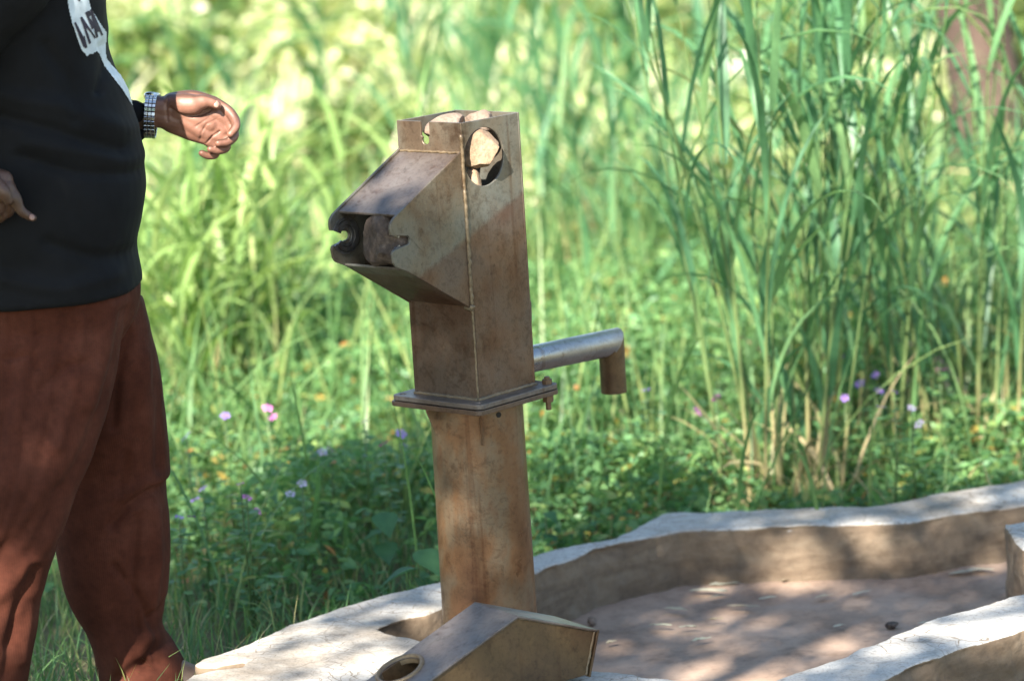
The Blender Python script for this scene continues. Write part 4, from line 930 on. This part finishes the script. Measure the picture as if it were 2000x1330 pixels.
def cane_clump(px, py, nst, spread, hts, label, seed, lean=(0, .25), stubs=8, group='clumps of tall cane grass', straight=0.3, nl=(4, 7)):
    LV_ = LEAFG if group.startswith('sunlit') else LEAFV
    g = np.random.default_rng(seed); c = atz(px, py, .02); root = empty('cane_grass', (c[0], c[1], 0)); tag(root, label, 'grass clump', group)
    for s in range(nst):
        bx_, by_ = g.normal(0, spread, 2) * [1, .55]; hh = g.uniform(*hts); a = math.atan2(by_, bx_) + g.normal(0, .7); tl = g.uniform(*lean) * (.4 + .6 * min(1, math.hypot(bx_, by_) / spread))
        pts = []; K = 7
        for k in range(K + 1):
            t = k / K; rr = hh * t * (tl * (.7 + .5 * t)); pts.append(Vector((bx_ + math.cos(a) * rr, by_ + math.sin(a) * rr, hh * t * (1 - tl * tl * .3))))
        mb = MB(); mb.tube(pts, [.0062 * (1 - .6 * k / K) for k in range(K + 1)], 6, cap=False); me = mesh('stalk', mb.v, mb.f, True); zz_ = getv(me)[:, 2] / .95; setattr_f(me, 'tint', np.clip(zz_ * g.uniform(.7, 1.5), 0, .74))
        st = link('stalk', me, M_cane, root)
        nlv = int(g.integers(*nl)); a0 = g.uniform(0, 6.28)
        for k in range(nlv):
            t = .22 + .78 * (k + g.uniform(-.3, .3)) / max(1, nlv - 1); t = min(max(t, .12), .99); i = int(t * K); p = pts[i].lerp(pts[min(i + 1, K)], t * K - i)
            lf = bpy.data.objects.new('leaf', LV_[int(g.integers(len(LV_)))]); COL.objects.link(lf); lf.parent = st; lf.location = p
            lf.rotation_euler = (g.normal(0, .12), g.normal(.0, .12), a0 + math.pi * k + g.normal(0, .5)); q = g.uniform(.65, 1.15) * (.75 if t > .85 else 1); lf.scale = (q, g.uniform(.7, 1.1), q)
    for s in range(stubs):
        lf = bpy.data.objects.new('dry_blade', DRYV[int(g.integers(len(DRYV)))]); COL.objects.link(lf); lf.parent = root; lf.location = (g.normal(0, spread), g.normal(0, spread * .6), 0); lf.rotation_euler = (0, 0, g.uniform(0, 6.28)); q = g.uniform(.7, 1.3); lf.scale = (q, q, q)
    return root
cane_clump(1565, 985, 17, .085, (.95, 1.75), 'tall cane grass clump with straw-coloured base right behind the far rim, right of the spout', 101, (.02, .22), 26)
cane_clump(1640, 930, 9, .10, (1.1, 1.8), 'sparse cane grass just right of the straw-based clump behind the rim', 102, (.02, .2), 6)
cane_clump(1890, 905, 12, .12, (1.0, 1.7), 'cane grass clump at the right edge behind the rim', 103, (.02, .25), 10)
cane_clump(1985, 860, 9, .13, (1.0, 1.7), 'cane grass clump cut by the right edge of the picture', 104, (.02, .25), 6)
cane_clump(1760, 800, 7, .14, (.8, 1.4), 'cane grass clump between the two big clumps, set further back', 105, (.02, .3), 6)
cane_clump(1400, 720, 9, .22, (.7, 1.25), 'blue-green cane grass behind the end of the spout', 106, (.02, .35), 6)
cane_clump(1240, 640, 8, .22, (.7, 1.2), 'cane grass right of the pump head', 107, (.02, .35), 6)
cane_clump(1120, 560, 12, .25, (.7, 1.2), 'cane grass close behind the right side of the pump head', 108, (.02, .35), 4)
cane_clump(365, 855, 13, .10, (.55, .95), 'bright reed clump beside the man\'s thigh', 109, (.02, .3), 6, 'sunlit reeds behind the man', nl=(5, 8))
cane_clump(450, 830, 11, .12, (.5, .9), 'bright reed clump, second from the man', 110, (.02, .35), 6, 'sunlit reeds behind the man', nl=(5, 8))
cane_clump(580, 790, 12, .14, (.5, .95), 'bright reed clump midway between man and pump', 111, (.02, .35), 6, 'sunlit reeds behind the man', nl=(5, 8))
cane_clump(700, 700, 9, .16, (.5, .9), 'bright reed clump just left of the pump beak', 112, (.02, .4), 4, 'sunlit reeds behind the man', nl=(4, 7))
cane_clump(305, 560, 6, .10, (.9, 1.25), 'thin dark upright blades behind the man\'s wrist', 113, (.02, .2), 3, nl=(3, 5))
cane_clump(940, 430, 8, .18, (.75, 1.1), 'pale reed clump rising directly above the pump head', 114, (.02, .25), 3, nl=(4, 6))

def zone(x, y):
    u = (x - CAM_X) / ((y + CAM_D) * .162)
    return 'behind the man' if u < -.72 else 'between the man and the pump' if u < -.3 else 'straight behind the pump' if u < .08 else 'right of the pump above the spout' if u < .4 else 'behind the tall cane grass' if u < .75 else 'at the right edge'
# --- grass tussocks spread over the meadow
TUS = []
for i in range(7):
    n = int(R_(70, 110)); b = np.stack([rng.normal(0, .09, n), rng.normal(0, .09, n), np.zeros(n)], 1); az = np.arctan2(b[:, 1], b[:, 0]) + rng.normal(0, .6, n)
    V, F, T = blades(b, az, R_(.05, .8, n), R_(.4, 2.1, n), R_(.4, 1.05, n), R_(.012, .024, n), 7, np.clip(rng.beta(2, 2.2, n) * .95, 0, .99), 1.5)
    me = npmesh('grass_tussock', V, F, T); me.materials.append(M_grass if i % 2 else M_reed); TUS.append(me)
spots = []
for i in range(900):
    yy = R_(2.6, 17); xx = CAM_X + R_(-1, 1) * ((yy + CAM_D) * .185 + .3)
    if all((xx - a) ** 2 + (yy - b_) ** 2 > (.34 + .03 * yy) ** 2 for a, b_ in spots) and not (yy < 4 and -1.2 < xx < .5): spots.append((xx, yy))
    if len(spots) >= 46: break
for i, (xx, yy) in enumerate(spots):
    o = bpy.data.objects.new('grass_tussock', TUS[i % 7]); COL.objects.link(o); q = R_(.7, 1.15); o.location = (xx, yy, 0); o.rotation_euler = (0, 0, R_(0, 6.28)); o.scale = (q, q, q * R_(.8, 1.1))
    tag(o, '%s grass tussock %s %s' % ('bright green' if (i % 7) % 2 else 'dark green', 'far back' if yy > 11 else 'at middle distance' if yy > 6 else 'near', zone(xx, yy)), 'grass tussock', 'grass tussocks in the meadow')

# --- maize-like plants with broad arching leaves
BL = []
for i in range(6):
    V, F, T = blades(np.zeros((1, 3)), np.zeros(1), np.array([R_(.3, .6)]), np.array([R_(1.0, 2.1)]), np.array([R_(.6, .95)]), np.array([R_(.06, .10)]), 10, np.array([rng.random() * .8]), 1.3, .45); me = npmesh('leaf', V, F, T); me.materials.append(M_broad); BL.append(me)
def maize(px, py, Y, h, label, nl=8):
    c = at(px, py, Y); r = empty('maize_plant', (c[0], Y, 0), R_(0, 6.28)); tag(r, label, 'plant', 'maize-like plants in the meadow')
    mb = MB(); mb.tube([(0, 0, 0), (.01, 0, h * .5), (.02, .01, h)], [.016, .013, .006], 8); me = mesh('stem', mb.v, mb.f, True); link('stem', me, M_stem, r)
    for k in range(nl):
        o = bpy.data.objects.new('leaf', BL[k % 6]); COL.objects.link(o); o.parent = r; t = .2 + .75 * k / nl; o.location = (.02 * t, 0, h * t); o.rotation_euler = (0, R_(-.1, .1), math.pi * k + rng.normal(0, .4)); q = R_(.7, 1.1); o.scale = (q, q, q)
maize(470, 330, 7.0, 1.0, 'broad-leaved plant beyond the man\'s outstretched hand')
maize(640, 320, 8.5, 1.1, 'broad-leaved plant between the hand and the pump head')
maize(790, 120, 9.5, 1.3, 'broad-leaved plant above the pump beak, far back', 9)
maize(960, 90, 9.0, 1.25, 'broad-leaved plant above the middle of the pump head', 9)
maize(1230, 60, 7.5, 1.3, 'drooping broad-leaved plant at the top, right of the pump', 10)
maize(1120, 330, 6.5, .9, 'broad-leaved plant beside the right edge of the pump head')
maize(1640, 330, 7.0, 1.1, 'broad-leaved plant seen through the tall cane grass')
maize(560, 30, 12.0, 1.3, 'pale broad-leaved plant far back at the top left', 9)

# --- leafy shrubs at the back
SHR = []
for i in range(4):
    n = 1500; u = rng.normal(0, 1, (n, 3)); u /= np.linalg.norm(u, axis=1)[:, None]; cl = rng.normal(0, 1, (14, 3)); cl[:, 2] = np.abs(cl[:, 2]) * .8; cl /= np.linalg.norm(cl, axis=1)[:, None]; c = cl[rng.integers(14, size=n)] * .42 * R_(.5, 1, (n, 1)) + u * .2 * rng.random((n, 1)) ** .5
    c[:, 2] = c[:, 2] + .5; c = c[c[:, 2] > .03]; V, F, T = leaves(c, R_(.05, .11, len(c)), R_(.4, .65, len(c)), .5, .25); me = npmesh('foliage', V, F, T); me.materials.append(M_pale if i % 2 else M_shrub); SHR.append(me)  # odd variants use the leaf colour with sunlight painted in
mb = MB()
for k in range(7):
    a = k * .9; mb.tube([(0, 0, 0), (.12 * math.cos(a), .12 * math.sin(a), .35), (.3 * math.cos(a), .3 * math.sin(a), .7)], [.014, .010, .004], 6)
STM = mesh('stem', mb.v, mb.f, True); STM.materials.append(M_bark)
sp2 = [(-3.4, 13.5), (-2.4, 15.5), (-1.5, 12.6), (-.6, 14.6), (.4, 13.2), (1.4, 15.2), (2.3, 13.0), (3.4, 14.4), (-3.0, 9.5), (-2.1, 11.0), (2.9, 9.2), (3.6, 11.0), (.9, 11.2), (-.2, 17), (2.4, 17.5), (-2.6, 18), (4.3, 17), (-4.3, 16), (1.0, 20), (-1.2, 20.5), (3.2, 21), (-3.6, 21.5), (-5.2, 20), (5.2, 20), (-2.2, 7.2), (-1.3, 8.6), (-.5, 7.4), (.5, 8.2), (1.4, 7.0), (2.2, 8.4), (2.8, 6.6), (-2.9, 8.2), (-1.8, 9.9), (-.7, 10.4), (1.8, 10.2), (.2, 6.2), (-1.0, 6.4), (1.2, 5.6)]
for i, (xx, yy) in enumerate(sp2):
    r = empty('shrub', (xx, yy, 0), R_(0, 6.28)); q = R_(.8, 1.25) if yy > 9 else R_(.55, .85); r.scale = (q, q, q); tag(r, '%s shrub %s %s' % ('pale sunlight-tinted' if i % 2 else 'green leafy', 'far back' if yy > 12 else 'at middle distance' if yy > 8 else 'close behind the grass', zone(xx, yy)), 'shrub', 'shrubs at the back of the meadow')
    o = bpy.data.objects.new('foliage', SHR[i % 4]); COL.objects.link(o); o.parent = r; o = bpy.data.objects.new('stem', STM); COL.objects.link(o); o.parent = r

# --- flowering weeds
PET = {}
for nm, mt in (('pink', M_pink), ('violet', M_violet), ('lilac', M_whitep)):
    v = [(0, 0, .002)]; f = []
    for k in range(5):
        a = k * 2 * math.pi / 5; b0 = len(v)
        for da, r_, z_ in ((-.18, .3, .001), (-.5, .85, .003), (0, 1.02, .001), (.5, .85, .003), (.18, .3, .001)): v.append((math.cos(a + da) * r_ * .0165, math.sin(a + da) * r_ * .0165, z_ * 1.5))
        f.append((0, b0, b0 + 1, b0 + 2)); f.append((0, b0 + 2, b0 + 3, b0 + 4))
    me = mesh('flower', v, f, True); me.materials.append(mt); PET[nm] = me
WL = []
for i in range(4):
    n = 46; c = np.stack([rng.normal(0, .05, n), rng.normal(0, .05, n), R_(.08, .98, n)], 1); c[:, :2] *= (1.15 - c[:, 2:])
    V, F, T = leaves(c, R_(.03, .055, n), R_(.4, .55, n), .6, -.1, rng.random(n) * .8); me = npmesh('leaves', V, F, T); me.materials.append(M_herb); WL.append(me)
def weed(px, py, col, nf, z, label, seed):
    g = np.random.default_rng(seed); c = atz(px, py, z); r = empty('flowering_weed', (c[0], c[1], 0)); tag(r, label, 'flowering plant', 'flowering weeds behind the rim')
    mb = MB(); mb.tube([(g.normal(0, .02), g.normal(0, .02), 0), (0, 0, z * .6), (0, 0, z)], [.004, .003, .002], 5); link('stem', mesh('stem', mb.v, mb.f, True), M_stem, r)
    o = bpy.data.objects.new('leaves', WL[seed % 4]); COL.objects.link(o); o.parent = r; o.scale = (1, 1, z * .97); o.rotation_euler = (0, 0, g.uniform(0, 6)); o['kind'] = 'stuff'
    for k in range(nf):
        o = bpy.data.objects.new('flower', PET[col]); COL.objects.link(o); o.parent = r; o.location = (0, 0, z + .003) if k == 0 else (g.normal(0, .03), g.normal(0, .03), z - g.uniform(0, .05))
        o.rotation_euler = (g.normal(.5, .3), g.normal(0, .35), g.uniform(0, 6)); q = g.uniform(.7, 1.05); o.scale = (q, q, q)
FW_ = [(397, 957, 'violet', 2, 'beside the man\'s knee'), (470, 948, 'pink', 1, 'a step right of the man\'s knee'), (482, 975, 'pink', 2, 'lowest pink one near the man\'s knee'), (590, 947, 'lilac', 2, 'halfway between the man\'s knee and the pump'),
       (712, 826, 'pink', 2, 'left of the flange, level with it'), (750, 870, 'pink', 1, 'just left of the pedestal top'), (783, 850, 'violet', 2, 'nearest to the pedestal on its left'), (440, 815, 'violet', 1, 'among the bright reeds by the man'), (522, 800, 'pink', 2, 'under the bright reed clump midway'),
       (645, 880, 'lilac', 2, 'between reeds and pedestal'), (350, 1013, 'violet', 2, 'low beside the man\'s shin'), (365, 855, 'violet', 1, 'beside the man\'s thigh'), (1660, 685, 'violet', 3, 'just right of the tall cane clump, topmost'), (1692, 690, 'violet', 2, 'second right of the tall cane clump'),
       (1835, 705, 'pink', 2, 'right of centre between the two cane clumps'), (1810, 683, 'pink', 1, 'highest pink one between the two cane clumps'), (1710, 735, 'violet', 3, 'right of the tall cane clump, middle height'), (1747, 768, 'violet', 2, 'right of the tall cane clump, lowest'), (1400, 780, 'pink', 2, 'left of the straw-coloured clump base'),
       (1622, 652, 'lilac', 2, 'inside the tall cane clump'), (1930, 650, 'pink', 1, 'in front of the cane at the right edge'), (1262, 765, 'violet', 1, 'below the end of the spout'), (1780, 800, 'lilac', 2, 'above the far rim, between the cane clumps'), (1650, 780, 'violet', 1, 'close right of the straw-coloured stalks')]
for i, (px, py, col, nf, wh) in enumerate(FW_): weed(px, py, col, nf, .30 + .12 * ((i * 37) % 10) / 10, '%s flowered weed %s' % (col, wh), 300 + i)

# --- big soft leaves next to the pedestal
def softleaf(L, W_):
    v = []; f = []; K = 6
    prof = [.06, .75, 1.0, .9, .62, .3, .0]
    for k in range(K + 1):
        t = k / K
        for s in (-1, -.5, 0, .5, 1): v.append((L * t, W_ / 2 * prof[k] * s, -.25 * L * t * t + .06 * W_ * abs(s) * prof[k] * 2))
    for k in range(K):
        for j in range(4): f.append((k * 5 + j, k * 5 + j + 1, k * 5 + 6 + j, k * 5 + 5 + j))
    me = mesh('leaf', v, f, True); setattr_f(me, 'tint', np.full(len(me.vertices), .15)); me.materials.append(M_broad); return me
SL = softleaf(.10, .085)
for (px, py, Y, h, lab, nl, q0) in ((815, 1075, .62, .22, 'heart-leaved weed right beside the left of the pedestal', 6, 1.0), (745, 1000, .95, .30, 'broad-leaved weed above and left of the heart-leaved one', 5, .8), (1065, 1000, 1.1, .2, 'small broad-leaved weed right of the pedestal behind the rim', 5, .6)):
    c = at(px, py, Y); r = empty('broadleaf_weed', (c[0], Y, 0)); tag(r, lab, 'plant'); hh = max(.1, c[2])
    mb = MB(); mb.tube([(0, 0, 0), (0, 0, hh)], [.004, .003], 6); link('stem', mesh('stem', mb.v, mb.f, True), M_stem, r)
    for k in range(nl):
        o = bpy.data.objects.new('leaf', SL); COL.objects.link(o); o.parent = r; o.location = (0, 0, hh * (1 - .12 * k)); o.rotation_euler = (R_(-.3, .3), R_(-.1, .7), -1.2 + k * 2.1 + R_(-.4, .4)); q = R_(.75, 1.1) * q0; o.scale = (q, q, q)

# --- fallen leaves and bits in the basin
def dryleaf(L, W_, curl, seed):
    g = np.random.default_rng(seed); v = []; f = []; K = 6
    for k in range(K + 1):
        t = k / K; w_ = W_ / 2 * math.sin(math.pi * (t * .92 + .04)) ** .8
        for s in (-1, 0, 1): v.append((L * (t - .5), w_ * s + .1 * L * math.sin(t * 3), .004 + curl * abs(s) * w_ + .2 * curl * L * (t - .5) ** 2 * 2 + g.normal(0, .0008)))
    for k in range(K):
        for j in range(2): f.append((k * 3 + j, k * 3 + j + 1, k * 3 + 4 + j, k * 3 + 3 + j))
    me = mesh('fallen_leaf', v, f, True); setattr_f(me, 'tint', np.full(len(me.vertices), g.random())); me.materials.append(M_dry); return me
FL = [(1320, 1197, .05, 'beside the edge of the pump shadow'), (1452, 1192, .06, 'largest pale one in the middle of the basin'), (1345, 1232, .035, 'small one left of the sun patch'), (1398, 1217, .03, 'short one left of centre'), (1290, 1228, .05, 'long thin one in the shadow edge'), (1400, 1172, .04, 'near the foot of the far wall'), (1610, 1172, .05, 'under the far wall, right of centre'),
      (1500, 1176, .04, 'just behind the largest pale one'), (1370, 1257, .045, 'dark curled one near the bright patch'), (1684, 1165, .04, 'dark one near the far wall'), (1640, 1230, .03, 'by the middle of the floor'), (1804, 1224, .02, 'beside the near rim'), (1385, 1163, .07, 'lying against the far wall'), (1415, 1148, .06, 'pale one against the foot of the far wall'),
      (1195, 1262, .03, 'in the shadow near the cover'), (1880, 1125, .05, 'under the cracked wall at the right'), (1915, 1120, .05, 'greyish one by the divider block'), (1545, 1140, .05, 'flat one at the wall foot')]
for i, (px, py, L, wh) in enumerate(FL):
    c = atz(px, py, -.008); o = link('fallen_leaf', dryleaf(L * R_(1.1, 1.5), L * R_(.26, .5), R_(.15, .55), 700 + i)); o.location = (c[0], c[1], -.002); o.rotation_euler = (R_(-.1, .1), 0, R_(-.5, .6)); tag(o, 'dry fallen leaf in the basin, ' + wh, 'leaf', 'dry leaves on the basin floor')
c = atz(1742, 1222, -.005); tag(rock('stone', (c[0], c[1], -.003), (.018, .014, .010), M_rockd, 77, 4, 3), 'small dark stone on the basin floor near the near rim', 'stone')
c = atz(1157, 1216, -.005); tag(rock('stone', (c[0], c[1], .0), (.013, .012, .012), M_rock2, 78, 4, 3), 'tiny pale stone on the basin floor behind the cover', 'stone')
# --- pale rock added as a stand-in for a bright patch in the cane grass
c = atz(1484, 215, .05); o = rock('standin_rock', (c[0], c[1], .14), (.20, .2, .34), M_standin, 88, 6, 4); tag(o, 'made-up pale rock standing in for a bright patch in the cane grass, top right', 'standin_rock')

# --- trees
def tree(name, loc, h, r0, crown_c, crown_r, nleaf, label, leafmat, seed, limbs=7, leafsize=(.07, .12), pts=None):
    g = np.random.default_rng(seed); r = empty(name, loc); tag(r, label, 'tree'); tops = []
    mb = MB(); P2 = [Vector((g.normal(0, .03) * k, g.normal(0, .03) * k, h * k / 7)) for k in range(8)]; mb.tube(P2, [r0 * (1.25 if k == 0 else 1 - .07 * k) for k in range(8)], 18, rough=.05)
    tips = pts if pts is not None else [np.array(crown_c) + g.normal(0, 1, 3) * np.array(crown_r) * .55 for _ in range(limbs)]
    tips = [Vector(t) for t in tips]
    for t in tips:
        s = P2[int(g.integers(4, 8))]; m_ = s.lerp(t, .5) + Vector((0, 0, .25 * (t - s).length * .5)); mb.tube([s, s.lerp(m_, .5), m_, m_.lerp(t, .6), t], [r0 * .5, r0 * .4, r0 * .3, r0 * .18, r0 * .06], 9)
    link('trunk', mesh('trunk', mb.v, mb.f, True), M_bark, r)
    return r
_c = at(1925, 60, 6.6)
rt = tree('tree', (_c[0], 6.6, 0), 4.2, .17, (0, 0, 5), (1.6, 1.6, 1.2), 0, 'reddish-brown tree trunk at the top right corner behind the cane grass', M_broad, 41)
n = 5000; u = rng.normal(0, 1, (n, 3)); u /= np.linalg.norm(u, axis=1)[:, None]; c = u * (rng.random((n, 1)) ** .4) * np.array([1.9, 1.9, 1.3]) + np.array([0, 0, 5.2]); V, F, T = leaves(c, R_(.09, .16, n), R_(.45, .6, n), .4, .3); link('crown', npmesh('crown', V, F, T), M_broad, rt)

# --- unseen shade tree behind the camera, its crown shaped to place sun patches and shade
TL = (-4.6, -9.6, 0.)
tanE = math.tan(R(SUN_EL)); sh = np.array([math.sin(R(SUN_AZ)), math.cos(R(SUN_AZ))]) / tanE      # ground shift of a shadow per metre of height
def eff(p): return np.array([p[0] + sh[0] * p[2], p[1] + sh[1] * p[2]])
LIT = [(eff((.0, -.05, 1.33)), .26, 1.), (eff((-.10, -.15, 1.24)), .16, .9), (eff((-.58, .08, 1.39)), .22, 1.), (eff((.0, -.1, .62)), .12, .9), (eff((-.02, -.1, .70)), .09, .9), (eff((-.01, -.1, .36)), .085, 1.), (eff((-.33, .0, .15)), .24, 1.), (eff((-.15, -.22, .15)), .15, 1.), (eff((.0, -.62, .2)), .07, .8),
       (eff((.50, -.26, -.01)), .16, 1.), (eff((.64, .02, -.01)), .27, 1.), (eff((.98, .12, -.01)), .22, .95), (eff((.78, .86, .08)), .10, .9), (eff((1.0, .84, .11)), .10, .9), (eff((.60, .86, .05)), .06, .8), (eff((1.05, -.2, .15)), .14, .9), (eff((.8, -.5, .15)), .12, .7), (eff((1.25, .2, .1)), .15, .6), (eff((1.35, 1.05, .15)), .12, .8),
       (eff((-.70, -.10, .60)), .20, 1.), (eff((-.97, -.45, .68)), .30, 1.), (eff((-.76, -.1, .22)), .18, 1.), (eff((-1.03, -.48, .40)), .2, .95), (eff((.83, 1.85, .30)), .22, .9), (eff((.62, 1.9, .25)), .16, .8), (eff((.12, .95, .1)), .22, .9), (eff((-.6, 1.3, .1)), .26, .9), (eff((.36, 1.15, .15)), .22, .95), (eff((.62, 1.5, .2)), .2, .9), (eff((-.4, .85, .1)), .16, .9), (eff((-.1, 1.35, .15)), .22, .9), (eff((1.3, 1.5, .2)), .18, .8)]
n = 36000; uu_ = R_(-2.6, 3.3, n); vv_ = R_(-2.2, 3.6, n)
Q = np.stack([uu_, vv_, 0 * uu_], 1); keep = .86 + .5 * vnoise(Q, .55, 91) + .25 * vnoise(Q, 1.6, 92, 2)
fade = np.clip((3.6 - vv_) / 1.2, 0, 1) * np.clip((uu_ + 2.6) / .6, 0, 1) * np.clip(1 - np.clip(vv_ - 2.0, 0, 9) * np.clip(.35 - uu_, 0, 1) * 2.2, 0, 1); keep *= fade
for c, r_, a in LIT:
    d2 = ((uu_ - c[0]) ** 2 + (vv_ - c[1]) ** 2); keep *= 1 - a * np.exp(-(d2 / r_ ** 2) ** 1.5)
keep *= 1 - .62 * np.clip((vv_ - 1.45) / .5, 0, 1) * (uu_ < 2.2)
for p, r_ in (((-.95, -.42, 1.45), .30), ((-1.03, -.5, 1.24), .22), ((-.8, -.3, 1.2), .2), ((.03, -.1, .98), .15), ((.0, -.1, .86), .12), ((.18, .3, .0), .2), ((.25, .55, .08), .16), ((-.8, -.2, .95), .14)):
    c = eff(p); keep = np.maximum(keep, 1.2 * np.exp(-(((uu_ - c[0]) ** 2 + (vv_ - c[1]) ** 2) / r_ ** 2) ** 1.5))
k = rng.random(n) < keep * .8; uu_, vv_ = uu_[k], vv_[k]
for p, r_, m_ in (((-1.0, -.52, 1.24), .15, 480), ((-.95, -.45, 1.14), .10, 120), ((-.9, -.45, 1.5), .2, 300), ((.02, -.1, .95), .10, 70), ((-.84, -.12, .55), .07, 110), ((-.86, -.12, .35), .07, 110), ((-.82, -.12, .75), .08, 110)):  # extra leaf clusters added only to darken these spots
    c = eff(p); uu_ = np.concatenate([uu_, c[0] + rng.normal(0, r_, m_)]); vv_ = np.concatenate([vv_, c[1] + rng.normal(0, r_, m_)])
n = len(uu_)
rad = np.sqrt(((uu_ - .3) / 3.2) ** 2 + ((vv_ - .7) / 3.2) ** 2); zz = 5.6 + R_(-1, 1, n) * 1.3 * np.sqrt(np.clip(1.15 - rad ** 2, .05, 1)) + .25 * vnoise(np.stack([uu_, vv_, 0 * uu_], 1), .4, 93)
P3 = np.stack([uu_ - sh[0] * zz, vv_ - sh[1] * zz, zz], 1) - np.array(TL)
tips = [P3[int(i)] for i in rng.integers(n, size=16)]
st = tree('unseen_shade_tree', TL, 4.2, .2, (0, 0, 0), (1, 1, 1), 0, 'unseen shade tree behind the viewer, its crown shaped to dapple the pump with light', M_broad, 55, pts=tips)
V, F, T = leaves(P3, R_(.08, .13, n), R_(.45, .6, n), .45, .3); link('crown', npmesh('crown', V, F, T), M_broad, st)  # crown of the unseen tree, shaped to place sun patches and shade
